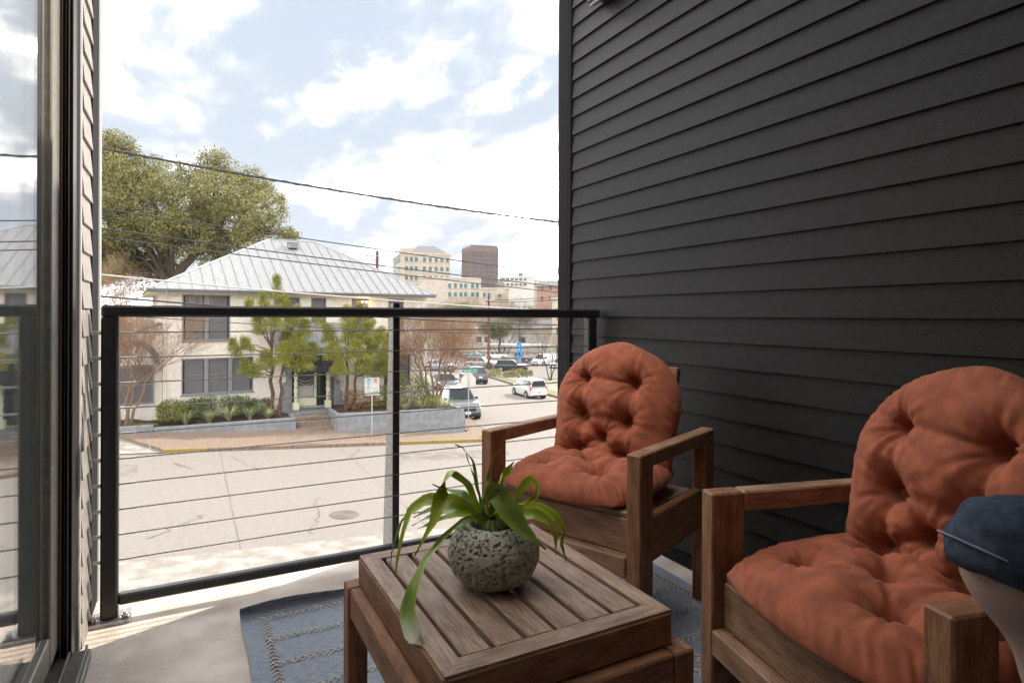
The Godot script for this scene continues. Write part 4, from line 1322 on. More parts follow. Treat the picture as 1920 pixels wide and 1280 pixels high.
func side_table() -> void:
	var t := thing("side_table", "square weathered wooden side table with slatted tray top", "table", V(0.624, 0.012, 1.222))
	var ox := 0.281; var oz := 0.322
	for sx: float in [-1.0, 1.0]:
		for sz: float in [-1.0, 1.0]: put("leg", board(Vector3(0.05, 0.35, 0.05)), M.frame_wood, t, Vector3(sx * (ox - 0.025), 0.175, sz * (oz - 0.025)))
	for s: float in [-1.0, 1.0]:
		put("outer_rail", board(Vector3(0.045, 0.07, oz * 2 - 0.102)), M.frame_wood, t, Vector3(s * (ox - 0.0265), 0.3135, 0))
		put("outer_rail", board(Vector3(ox * 2 - 0.102, 0.07, 0.045)), M.frame_wood, t, Vector3(0, 0.3135, s * (oz - 0.0265)))
		put("low_stretcher", board(Vector3(0.03, 0.045, oz * 2 - 0.102)), M.frame_wood, t, Vector3(s * (ox - 0.027), 0.09, 0))
	# tray: mitred frame on the rails and six slats
	var hx := 0.249; var hz := 0.287
	var wf := 0.042
	for s: float in [-1.0, 1.0]:
		var m := MB.new()
		m.prism(PackedVector2Array([Vector2(-hz, s * hx), Vector2(hz, s * hx), Vector2(hz - wf, s * (hx - wf)), Vector2(-hz + wf, s * (hx - wf))]), Vector3(0, 0.3505, 0), Vector3(0, 0, -1), Vector3(-1, 0, 0), 0.07)
		put("tray_frame", m, M.slat_wood, t)
		var m2 := MB.new()
		m2.prism(PackedVector2Array([Vector2(-hx, s * hz), Vector2(hx, s * hz), Vector2(hx - wf, s * (hz - wf)), Vector2(-hx + wf, s * (hz - wf))]), Vector3(0, 0.3505, 0), Vector3(1, 0, 0), Vector3(0, 0, -1), 0.07)
		put("tray_frame", m2, M.slat_wood, t)
		# outer skirt boards show the warmer, less weathered face of the frame
		put("tray_skirt", board(Vector3(0.006, 0.064, hz * 2 - 0.004), 0.002), M.frame_wood, t, Vector3(s * (hx + 0.0005), 0.383, 0))
		put("tray_skirt", board(Vector3(hx * 2 - 0.004, 0.064, 0.006), 0.002), M.frame_wood, t, Vector3(0, 0.383, s * (hz + 0.0005)))
	var inner := (hx - wf) * 2.0
	var gap := 0.011
	var sw := (inner - 7 * gap) / 6.0
	for k in 6:
		put("slat", board(Vector3(sw, 0.02, (hz - wf) * 2 - 0.004), 0.003), M.slat_wood, t, Vector3(-inner * 0.5 + gap + sw * 0.5 + k * (sw + gap), 0.4095 + 0.0006 * (k % 3), 0))
	for s: float in [-0.5, 0.5]: put("slat_bearer", board(Vector3(inner, 0.03, 0.04)), M.frame_wood, t, Vector3(0, 0.383, s * 0.3))

func rug() -> void:
	var r := thing("woven_rug", "flat woven blue rug with cream stitched squares and curled end", "rug", V(0.92, 0.004, 1.05))
	var hw := 0.768
	var hl := 1.21
	var th := 0.007
	var sec := []                                    # profile along v from near to far, the far end rolls up
	for i in 41: sec.append(Vector2(-hl + i * (2.0 * hl - 0.05) / 40.0, 0.0))
	for i in range(1, 11):
		var a := i / 10.0 * 2.6
		sec.append(Vector2(hl - 0.05 + sin(a) * 0.020, 0.020 - cos(a) * 0.020))
	var m := MB.new()
	var rise := func(x: float, k: int) -> float: return (0.35 + 0.65 * smoothstep(-0.75, -0.2, x) * 0.0 + 0.65 * exp(-pow((x + 0.62) / 0.30, 2.0))) if k > 40 else 1.0
	var edge := func(x: float) -> float: return 0.006 * sin(x * 7.0) + 0.004 * sin(x * 17.0)
	m.grid(sec.size(), 31, func(i: int, k: int) -> Vector3:
		var x := -hw + k * hw / 15.0
		var e: Vector2 = sec[i]
		var q: float = rise.call(x, i)
		var b: float = edge.call(x) * smoothstep(0.6, 1.1, e.x)
		return Vector3(x + 0.004 * sin(e.x * 9.0) * (absf(x) / hw), th + e.y * q + 0.0015 * sin(e.x * 13.0 + x * 5.0), -(e.x + b)), false, false)
	# texture in metres
	for i in m.p.size(): m.t[i] = Vector2(m.p[i].x + 1.0, -m.p[i].z + m.p[i].y)
	var top := put("weave", m, M.rug_weave, r)
	put("selvedge", boxm(Vector3(hw * 2 - 0.004, th - 0.001, hl * 2 - 0.06), 0.002), M.rug_weave, r, Vector3(0, th * 0.5 - 0.0015, 0.02))
	# stitched lines of chevrons
	var lines := []
	for x: float in [-0.70, -0.42, -0.14, 0.14, 0.42, 0.70]: lines.append([Vector2(x, -1.14), Vector2(x, 1.12)])
	for k in 16: lines.append([Vector2(-0.70, 1.12 - k * 0.15), Vector2(0.70, 1.12 - k * 0.15)])
	for l: Array in lines:
		var a: Vector2 = l[0]; var b: Vector2 = l[1]
		var d := (b - a).normalized()
		var nrm := Vector2(-d.y, d.x)
		var st := MB.new()
		var n := int(a.distance_to(b) / 0.021)
		for i in n:
			var p := a + d * (i * 0.021 + 0.004)
			for s: float in [-1.0, 1.0]:
				var q := p + nrm * s * rn(0.010, 0.015) - d * 0.013
				st.tube(PackedVector3Array([Vector3(p.x, th + 0.003, -p.y), Vector3((p.x + q.x) * 0.5, th + 0.0052, -(p.y + q.y) * 0.5), Vector3(q.x, th + 0.002, -q.y)]), PackedFloat32Array([0.0021]), 4, false)
		put("stitching", st, M.rug_stitch, r)

# ---------------------------------------------------------------- pot and plant on the table
func table_plant() -> void:
	var at := V(0.607, 0.4335, 1.221)
	var p := thing("stone_pot", "round pitted grey stone pot on the slatted table", "pot", at)
	var cell := noise(1.0, 71, 1, FastNoiseLite.TYPE_CELLULAR)
	cell.cellular_return_type = FastNoiseLite.RETURN_DISTANCE
	cell.frequency = 74.0
	var cell2 := noise(1.0, 72, 1, FastNoiseLite.TYPE_CELLULAR)
	cell2.cellular_return_type = FastNoiseLite.RETURN_DISTANCE
	cell2.frequency = 125.0
	var soft := noise(20.0, 73, 2)
	var prof := [Vector2(0.0, 0.0), Vector2(0.045, 0.0), Vector2(0.068, 0.006), Vector2(0.088, 0.023), Vector2(0.1005, 0.048), Vector2(0.1035, 0.070), Vector2(0.099, 0.094), Vector2(0.086, 0.116), Vector2(0.070, 0.129), Vector2(0.060, 0.133), Vector2(0.054, 0.131), Vector2(0.051, 0.122), Vector2(0.053, 0.105), Vector2(0.06, 0.09)]
	var cv := Curve2D.new()
	for i in prof.size():
		var a: Vector2 = prof[maxi(i - 1, 0)]; var b: Vector2 = prof[mini(i + 1, prof.size() - 1)]
		cv.add_point(prof[i], -(b - a) / 6.0, (b - a) / 6.0)
	cv.bake_interval = 0.0011
	var pts := cv.get_baked_points()
	var m := MB.new()
	m.grid(pts.size(), 481, func(i: int, k: int) -> Vector3:
		var a := TAU * (k % 480) / 480.0
		var q: Vector2 = pts[i]
		var v := Vector3(q.x * cos(a), q.y, -q.x * sin(a))
		var d := cell.get_noise_3dv(v) + 1.0          # 0 at a cell centre
		var d2 := cell2.get_noise_3dv(v + Vector3(1, 2, 3)) + 1.0
		var pit := maxf((1.0 - smoothstep(0.24, 0.38, d)) * 0.0060, (1.0 - smoothstep(0.22, 0.36, d2)) * 0.0040)
		var nn := Vector3(v.x, (v.y - 0.068) * 1.2, v.z).normalized()
		if q.y < 0.003: pit = 0.0
		return v - nn * (pit - 0.0012 * soft.get_noise_3dv(v)), true)
	put("body", m, M.pot_stone, p)
	var so := MB.new()
	so.lathe([Vector2(0.0, 0.116), Vector2(0.03, 0.115), Vector2(0.0535, 0.108)].map(func(q): return Vector2(0.0535 - q.x, q.y)) , Vector3.ZERO, 24)
	put("soil", so, M.pot_soil, p)
	# frayed green netting round the root ball
	var net := MB.new()
	for k in 40:
		var a := TAU * k / 40.0
		var r := 0.042
		net.tube(PackedVector3Array([Vector3(r * cos(a), 0.105, r * sin(a)), Vector3((r - 0.002) * cos(a + 0.1), 0.118, (r - 0.002) * sin(a + 0.1)), Vector3((r - 0.006) * cos(a + 0.25), rn(0.124, 0.136), (r - 0.006) * sin(a + 0.25))]), PackedFloat32Array([0.0016]), 4)
		net.tube(PackedVector3Array([Vector3(r * cos(a), 0.112 + rn(0, 0.012), r * sin(a)), Vector3(r * cos(a + 0.16), 0.114 + rn(0, 0.012), r * sin(a + 0.16)), Vector3(r * cos(a + 0.32), 0.112 + rn(0, 0.012), r * sin(a + 0.32))]), PackedFloat32Array([0.0018]), 4)
	put("green_netting", net, M.green_mesh, p)
	# the plant: each strap leaf a part
	var pl := thing("strap_leaf_plant", "drooping green strap leaved plant growing in the stone pot", "plant", at)
	var root := MB.new()
	for k in 9:
		var a := k * 0.7
		root.tube(PackedVector3Array([Vector3(0.022 * cos(a), 0.108, 0.022 * sin(a)), Vector3(0.018 * cos(a), 0.125, 0.018 * sin(a)), Vector3(0.012 * cos(a), 0.142, 0.012 * sin(a))]), PackedFloat32Array([0.009, 0.008, 0.005]), 6)
	root.col = Color(0.30, 0.33, 0.12)
	for i in root.c.size(): root.c[i] = Color(0.30, 0.33, 0.12)
	put("crown", root, M.strap_leaf, pl)
	var leaves := [
		[0.026, 0, [Vector3(-0.025,0.133,-0.010), Vector3(-0.032,0.165,-0.014), Vector3(-0.053,0.220,-0.025), Vector3(-0.095,0.254,-0.025), Vector3(-0.120,0.223,-0.004), Vector3(-0.151,0.161,0.013), Vector3(-0.192,0.097,0.014)]],
		[0.026, 0, [Vector3(-0.018,0.129,-0.006), Vector3(-0.046,0.165,-0.021), Vector3(-0.084,0.183,-0.042), Vector3(-0.136,0.186,-0.070), Vector3(-0.170,0.160,-0.087), Vector3(-0.190,0.097,-0.087), Vector3(-0.205,0.019,-0.083)]],
		[0.016, 1, [Vector3(-0.012,0.122,-0.026), Vector3(-0.044,0.162,-0.043), Vector3(-0.090,0.171,-0.079), Vector3(-0.144,0.168,-0.108), Vector3(-0.179,0.122,-0.127), Vector3(-0.196,0.053,-0.136), Vector3(-0.198,0.021,-0.136)]],
		[0.022, 2, [Vector3(-0.000,0.125,0.003), Vector3(-0.022,0.154,0.003), Vector3(-0.072,0.151,-0.001), Vector3(-0.127,0.128,0.015), Vector3(-0.181,0.096,0.043), Vector3(-0.219,0.061,0.079), Vector3(-0.238,0.028,0.103), Vector3(-0.241,0.010,0.141), Vector3(-0.232,0.001,0.176)]],
		[0.016, 1, [Vector3(-0.012,0.118,-0.037), Vector3(-0.017,0.171,-0.040), Vector3(-0.019,0.217,-0.052), Vector3(-0.025,0.263,-0.067), Vector3(-0.045,0.292,-0.078), Vector3(-0.060,0.299,-0.085)]],
		[0.014, 1, [Vector3(-0.018,0.122,-0.029), Vector3(-0.017,0.179,-0.040), Vector3(-0.026,0.229,-0.056), Vector3(-0.038,0.265,-0.062), Vector3(-0.041,0.282,-0.064)]],
		[0.024, 3, [Vector3(-0.013,0.126,-0.015), Vector3(-0.020,0.165,-0.019), Vector3(-0.014,0.205,-0.015), Vector3(0.001,0.237,-0.019)]],
		[0.014, 1, [Vector3(-0.001,0.118,-0.031), Vector3(0.001,0.184,-0.041), Vector3(0.010,0.230,-0.048), Vector3(0.023,0.265,-0.052), Vector3(0.040,0.284,-0.043)]],
		[0.032, 4, [Vector3(-0.000,0.121,0.003), Vector3(-0.000,0.149,0.003), Vector3(0.012,0.189,-0.002), Vector3(0.028,0.235,-0.005), Vector3(0.053,0.264,-0.002)]],
		[0.036, 3, [Vector3(0.013,0.114,-0.024), Vector3(-0.011,0.168,0.009), Vector3(-0.015,0.218,0.041), Vector3(-0.000,0.181,0.071), Vector3(0.023,0.143,0.095), Vector3(0.064,0.102,0.122)]],
		[0.015, 4, [Vector3(0.023,0.118,-0.007), Vector3(0.033,0.158,-0.002), Vector3(0.051,0.182,0.008), Vector3(0.074,0.212,0.009), Vector3(0.090,0.225,0.017), Vector3(0.103,0.206,0.024), Vector3(0.087,0.188,0.038), Vector3(0.054,0.179,0.043), Vector3(0.027,0.179,0.040)]],
		[0.024, 0, [Vector3(0.010,0.125,0.009), Vector3(0.028,0.151,0.018), Vector3(0.056,0.168,0.033), Vector3(0.090,0.168,0.052), Vector3(0.124,0.146,0.069), Vector3(0.139,0.118,0.078), Vector3(0.134,0.086,0.075), Vector3(0.144,0.045,0.080)]],
		[0.020, 0, [Vector3(0.009,0.129,0.020), Vector3(0.029,0.161,0.041), Vector3(0.065,0.165,0.072), Vector3(0.094,0.148,0.087), Vector3(0.106,0.117,0.094), Vector3(0.107,0.071,0.094)]],
		[0.018, 1, [Vector3(-0.003,0.111,-0.055), Vector3(-0.010,0.149,-0.070), Vector3(-0.035,0.178,-0.095), Vector3(-0.057,0.182,-0.118), Vector3(-0.077,0.187,-0.129), Vector3(-0.096,0.197,-0.139)]],
		[0.028, 1, [Vector3(-0.000,0.115,-0.042), Vector3(-0.018,0.140,-0.063), Vector3(-0.050,0.151,-0.091), Vector3(-0.094,0.147,-0.126), Vector3(-0.140,0.120,-0.151)]],
		[0.017, 4, [Vector3(-0.009,0.122,-0.024), Vector3(-0.037,0.146,-0.039), Vector3(-0.073,0.149,-0.047), Vector3(-0.108,0.141,-0.055), Vector3(-0.152,0.119,-0.078)]],
		[0.020, 1, [Vector3(0.005,0.108,-0.062), Vector3(-0.024,0.135,-0.089), Vector3(-0.068,0.128,-0.135), Vector3(-0.102,0.110,-0.164), Vector3(-0.132,0.091,-0.180)]],
	]
	var tones := [[Color(0.18, 0.25, 0.02), Color(0.40, 0.47, 0.035)], [Color(0.07, 0.15, 0.04), Color(0.20, 0.30, 0.06)], [Color(0.10, 0.17, 0.02), Color(0.27, 0.36, 0.03)], [Color(0.09, 0.14, 0.025), Color(0.22, 0.28, 0.045)], [Color(0.34, 0.42, 0.03), Color(0.46, 0.52, 0.05)]]
	var li := 0
	for l: Array in leaves:
		var c3 := Curve3D.new()
		var q: Array = l[2]
		q[0] = Vector3(q[0].x * 0.6, minf(q[0].y, 0.112), q[0].z * 0.6)
		for i in q.size():
			var a: Vector3 = q[maxi(i - 1, 0)]; var b: Vector3 = q[mini(i + 1, q.size() - 1)]
			c3.add_point(q[i], -(b - a) / 6.0, (b - a) / 6.0)
		var len := c3.get_baked_length()
		var n := 34
		var w: float = l[0] * 1.3
		var mb := MB.new()
		var dark: Color = tones[l[1]][0]
		var pale: Color = tones[l[1]][1]
		var side := Vector3.ZERO
		var rows := []
		for i in n:
			var s := float(i) / (n - 1)
			var p0 := c3.sample_baked(s * len)
			var tg := (c3.sample_baked(minf(s * len + 0.004, len)) - c3.sample_baked(maxf(s * len - 0.004, 0.0))).normalized()
			var radial := Vector3(p0.x, 0, p0.z)
			var hint := (Vector3.UP * 0.75 + radial.normalized() * 0.8 + Vector3(-0.45, 0, 0.75) * 0.5).normalized()
			var sd := tg.cross(hint)
			if sd.length() < 0.15 and side != Vector3.ZERO: sd = side
			sd = sd.normalized()
			if side != Vector3.ZERO: sd = (sd * 0.3 + side * 0.7).normalized()
			sd = (sd - tg * sd.dot(tg)).normalized()
			side = sd
			var up := sd.cross(tg).normalized()
			var wd := w * (0.42 + 0.58 * smoothstep(0.0, 0.4, s)) * (1.0 - pow(smoothstep(0.55, 1.0, s), 1.6) * 0.93)
			if l[1] == 2: wd = w * (0.45 + 0.75 * smoothstep(0.4, 0.9, s)) * (1.0 - smoothstep(0.93, 1.0, s) * 0.8)
			var row := []
			for k in 5:
				var x := (k - 2) * 0.25
				row.append(p0 + sd * wd * x * 2.0 * 0.5 - up * wd * (0.20 - absf(x) * 0.42) + up * 0.0014 * sin(s * 17.0 + k + li))
			rows.append(row)
		mb.grid(n, 5, func(i: int, k: int) -> Vector3: return rows[i][k])
		for i in n:
			for k in 5:
				var s := float(i) / (n - 1)
				var streak := 0.5 + 0.5 * sin(k * 2.4 + li * 1.3 + s * 2.0)
				var cc := dark.lerp(pale, 0.25 + 0.5 * streak + 0.2 * sin(s * 9.0 + li))
				if k == 0 or k == 4: cc = cc.lerp(pale * 1.25, 0.5)
				if l[1] == 2: cc = cc.lerp(Color(0.52, 0.54, 0.40), smoothstep(0.80, 0.95, s))
				if s > 0.965: cc = cc.lerp(Color(0.22, 0.11, 0.03), 0.7)
				mb.c[i * 5 + k] = cc
		put("leaf", mb, M.strap_leaf, pl)
		li += 1

# ---------------------------------------------------------------- signs, poles, wires
func signs_and_poles() -> void:
	# parking sign on the pavement
	var s := thing("parking_sign", "white parking sign with red ring and green print on a thin post", "sign", G(7.31, 27.27, 0.14), deg_to_rad(-14.0))
	var po := MB.new()
	po.cyl(Vector3(0, -0.1, 0), Vector3(0, 2.72, 0), 0.03, 10)
	put("post", po, M.galvanised, s)
	var pl := MB.new()
	pl.box(Vector3.ZERO, Vector3(0.66, 0.80, 0.008), Basis.IDENTITY, 0.002)
	var plate := put("plate", pl, M.sign_white, s, Vector3(0.0, 2.36, 0.038))
	put("divider", boxm(Vector3(0.006, 0.76, 0.002)), M.sign_green, plate, Vector3(0.0, 0, 0.0052))
	for e: Array in [[0.0, 0.375, 0.62, 0.008], [-0.31, 0.0, 0.008, 0.76], [0.0, -0.375, 0.62, 0.008]]: put("border", boxm(Vector3(e[2], e[3], 0.002)), M.sign_green, plate, Vector3(e[0], e[1], 0.0052))
	text("letter_p", "P", 0.13, M.sign_blue, plate, Vector3(-0.15, 0.27, 0.006))
	var bl := MB.new()
	bl.tube(arc_ring(0.095), PackedFloat32Array([0.012]), 6, false)
	put("blue_ring", bl, M.sign_blue, plate, Vector3(-0.15, 0.27, 0.004))
	text("print", "PAY", 0.055, M.sign_green, plate, Vector3(-0.16, 0.12, 0.006))
	text("print", "TO", 0.055, M.sign_green, plate, Vector3(-0.16, 0.045, 0.006))
	text("print", "PARK", 0.055, M.sign_green, plate, Vector3(-0.16, -0.03, 0.006))
	put("arrow_bar", boxm(Vector3(0.17, 0.022, 0.002)), M.sign_green, plate, Vector3(-0.16, -0.11, 0.006))
	for k in 3: put("small_print", boxm(Vector3(0.24 - 0.03 * k, 0.014, 0.002)), M.sign_green, plate, Vector3(-0.16, -0.19 - k * 0.06, 0.006))
	var rr := MB.new()
	rr.tube(arc_ring(0.095), PackedFloat32Array([0.014]), 6, false)
	rr.cyl(Vector3(-0.065, 0.065, 0), Vector3(0.065, -0.065, 0), 0.011, 6)
	put("red_ring", rr, M.sign_red, plate, Vector3(0.16, 0.26, 0.004))
	text("letter_p", "P", 0.11, M.sign_black, plate, Vector3(0.16, 0.26, 0.005))
	put("arrow_bar", boxm(Vector3(0.18, 0.018, 0.002)), M.sign_red, plate, Vector3(0.16, -0.06, 0.006))
	put("arrow_bar", boxm(Vector3(0.24, 0.010, 0.002)), M.sign_red, plate, Vector3(0.16, -0.12, 0.006))
	for k in 2:
		var tk := MB.new()
		tk.box(Vector3(0, 0, 0), Vector3(0.07, 0.03, 0.002))
		tk.box(Vector3(0.02, 0.025, 0), Vector3(0.03, 0.03, 0.002))
		tk.cyl(Vector3(-0.02, -0.02, -0.001), Vector3(-0.02, -0.02, 0.001), 0.012, 8)
		tk.cyl(Vector3(0.025, -0.02, -0.001), Vector3(0.025, -0.02, 0.001), 0.012, 8)
		put("tow_symbol", tk, M.sign_black, plate, Vector3(0.10 + k * 0.13, -0.24, 0.006))
	# stop sign seen from behind, with two street name blades
	var st := thing("stop_sign", "pale back of an octagonal stop sign with green street name blades", "sign", G(12.72, 28.59, 0.14), deg_to_rad(-20.0))
	var sp := MB.new()
	sp.cyl(Vector3(0, -0.1, 0), Vector3(0, 3.30, 0), 0.028, 10)
	put("post", sp, M.galvanised, st)
	var oc := PackedVector2Array()
	for k in 8: oc.append(Vector2.from_angle(PI / 8 + k * PI / 4) * 0.41)
	var om := MB.new()
	om.prism(oc, Vector3(0, 2.55, -0.038), Vector3.RIGHT, Vector3.UP, 0.006)
	put("plate", om, M.sign_back, st)
	var face := MB.new()
	var oc2 := PackedVector2Array()
	for k in 8: oc2.append(Vector2.from_angle(PI / 8 + k * PI / 4) * 0.40)
	face.prism(oc2, Vector3(0, 2.55, -0.041), Vector3.RIGHT, Vector3.UP, 0.002)
	var fc := put("red_face", face, M.sign_red, st)
	text("stop_print", "STOP", 0.24, M.sign_white, fc, Vector3(0, 2.55, -0.044), Basis(Vector3.UP, PI))
	var bd := put("name_blade", boxm(Vector3(0.78, 0.20, 0.012), 0.003), M.sign_green, st, Vector3(0.06, 3.10, 0.036))
	for e: float in [-1.0, 1.0]:
		put("blade_edge", boxm(Vector3(0.78, 0.010, 0.003)), M.sign_white, bd, Vector3(0, e * 0.092, 0.0065))
		put("blade_edge", boxm(Vector3(0.010, 0.19, 0.003)), M.sign_white, bd, Vector3(e * 0.382, 0, 0.0065))
	text("street_name", "West", 0.125, M.sign_white, bd, Vector3(-0.11, 0.0, 0.008))
	text("street_name", "AVE", 0.055, M.sign_white, bd, Vector3(0.25, 0.045, 0.008))
	put("block_print", boxm(Vector3(0.17, 0.03, 0.002)), M.sign_white, bd, Vector3(0.26, -0.045, 0.008))
	var b2 := put("name_blade", boxm(Vector3(0.60, 0.20, 0.012), 0.003), M.sign_green, st, Vector3(0, 3.31, 0.0), Basis(Vector3.UP, 1.25))
	put("blade_edge", boxm(Vector3(0.60, 0.010, 0.016)), M.sign_white, b2, Vector3(0, 0.10, 0))
	# utility pole with a lamp arm at the end of the side street
	var up := thing("utility_pole", "rusty brown utility pole standing among the parked cars", "pole", G(37.6, 77.5))
	var um := MB.new()
	um.cyl(Vector3(0, -0.2, 0), Vector3(0, 10.4, 0), 0.22, 12, 0.15)
	put("shaft", um, M.pole_wood, up)
	put("cross_arm", boxm(Vector3(1.5, 0.14, 0.12), 0.02), M.pole_wood, up, Vector3(0, 9.7, 0.2))
	for x: float in [-0.6, 0.0, 0.6]:
		var ins := MB.new()
		ins.lathe([Vector2(0.05, 0.0), Vector2(0.09, 0.03), Vector2(0.05, 0.08), Vector2(0.08, 0.12), Vector2(0.0, 0.2)], Vector3.ZERO, 10)
		put("insulator", ins, M.galvanised, up, Vector3(x, 9.77, 0.2))
	# lamp pole behind the house roof
	var lp := thing("lamp_pole", "wooden lamp pole with a pale arm rising behind the metal roof", "pole", G(16.76, 60.66))
	var lm := MB.new()
	lm.cyl(Vector3(0, -0.2, 0), Vector3(0, 12.92, 0), 0.17, 10, 0.13)
	put("shaft", lm, M.pole_wood, lp)
	var la := MB.new()
	la.tube(PackedVector3Array([Vector3(0.75, 12.42, 0.2), Vector3(0, 12.38, 0.15), Vector3(-0.95, 12.36, 0.3)]), PackedFloat32Array([0.035]), 6)
	put("lamp_arm", la, M.galvanised, lp)
	put("lamp_head", boxm(Vector3(0.42, 0.12, 0.18), 0.04), M.galvanised, lp, Vector3(-1.1, 12.33, 0.32))
	# two poles of the line along the near pavement, both outside the picture
	var ends := []
	for q: Array in [[-17.0, "wooden utility pole at the uphill end of the overhead wires"], [27.0, "wooden utility pole at the downhill end of the overhead wires"]]:
		var p := thing("utility_pole", q[1], "pole", G(q[0], 13.8, 0.0))
		var pm := MB.new()
		pm.cyl(Vector3(0, -0.2, 0), Vector3(0, 11.5, 0), 0.17, 12, 0.12)
		put("shaft", pm, M.pole_wood, p)
		for y: float in [10.9, 8.2]: put("cross_arm", boxm(Vector3(0.12, 0.14, 1.3), 0.02), M.pole_wood, p, Vector3(0.14, y, 0))
	# overhead wires: [height at u = -1.83, at mid, at u = 7.74 ...] measured as they hang
	var wires := [
		[4.051, -0.0882, 0.00383, 0.022, 2, "thick black twisted cable, topmost of the overhead wires"],
		[2.903, -0.0924, 0.00083, 0.012, 0, "thin black overhead wire second from the top"],
		[2.524, -0.0932, 0.00152, 0.013, 0, "thin black overhead wire crossing the middle of the metal roof"],
		[2.366, -0.0907, 0.00122, 0.012, 0, "thin black overhead wire just under the middle one"],
		[1.659, -0.0786, 0.00252, 0.016, 1, "pale grey overhead wire passing in front of the eaves"],
		[1.246, -0.0781, 0.00286, 0.018, 0, "thick dark overhead wire crossing behind the top rail"],
		[0.916, -0.0750, 0.00361, 0.009, 0, "thin grey lowest overhead wire across the house front"],
	]
	for w: Array in wires:
		var m := MB.new()
		var pts := PackedVector3Array()
		for i in 61:
			var u := -17.0 + i * 44.0 / 60.0
			pts.append(V(u, w[0] + w[1] * u + w[2] * u * u, 13.8))
		m.tube(pts, PackedFloat32Array([w[3]]), 7)
		var o := put("overhead_wire", m, M.wire_pale if w[4] == 1 else M.wire_black)
		tag(o, w[5], "wire", "overhead wires along the street")
		if w[4] == 2:                                           # messenger cable lashed round the thick line
			var tw := MB.new()
			var tp := PackedVector3Array()
			for i in 1401:
				var u := -17.0 + i * 44.0 / 1400.0
				var a := i * 0.42
				tp.append(V(u, w[0] + w[1] * u + w[2] * u * u + 0.02 * cos(a), 13.8 + 0.02 * sin(a)))
			tw.tube(tp, PackedFloat32Array([0.012]), 4)
			put("twisted_strand", tw, M.wire_black, o)
	for k in 2:
		var m := MB.new()
		var a := G(37.6, 77.5, 9.9 - k * 0.3) + Vector3(0.6, 0, 0)
		var b := G(55.0, 62.0, 13.4 - k * 0.6)
		var pts := PackedVector3Array()
		for i in 21:
			var t := i / 20.0
			pts.append(a.lerp(b, t) - Vector3(0, 1.1 * 4.0 * t * (1.0 - t) * 0.5, 0))
		m.tube(pts, PackedFloat32Array([0.045]), 6)
		tag(put("service_wire", m, M.wire_black), "black service wire rising from the rusty utility pole", "wire", "service wires from the utility pole")
	# blue pay station and cones in the lot
	var ki := thing("pay_station", "tall slim bright blue pay station in the parking lot", "pay station", G(54.2, 98.6), deg_to_rad(-28.0))
	put("column", boxm(Vector3(0.85, 3.5, 0.5), 0.05), M.kiosk_blue, ki, Vector3(0, 1.75, 0))
	put("cap", boxm(Vector3(0.7, 0.35, 0.45), 0.08), M.kiosk_blue, ki, Vector3(0, 3.67, 0))
	put("screen_panel", boxm(Vector3(0.4, 0.5, 0.03), 0.01), M.sign_black, ki, Vector3(0, 1.6, 0.26))
	put("white_stripe", boxm(Vector3(0.12, 1.0, 0.02)), M.sign_white, ki, Vector3(0, 2.7, 0.258))
	for k in 4:
		var cn := thing("traffic_cone", "orange traffic cone standing in the lot by the brown pickup", "cone", G(49.4 + k * 0.75, 94.6 - k * 0.35), 0.0, "orange traffic cones in the parking lot")
		var cm := MB.new()
		cm.lathe([Vector2(0.17, 0.03), Vector2(0.03, 0.86), Vector2(0.0, 0.88)], Vector3.ZERO, 12)
		put("cone_body", cm, M.cone_orange, cn)
		put("base", boxm(Vector3(0.42, 0.04, 0.42), 0.01), M.cone_orange, cn, Vector3(0, 0.02, 0))

func arc_ring(r: float) -> PackedVector3Array:
	var o := PackedVector3Array()
	for i in 25: o.append(Vector3(cos(TAU * i / 24.0) * r, sin(TAU * i / 24.0) * r, 0))
	return o

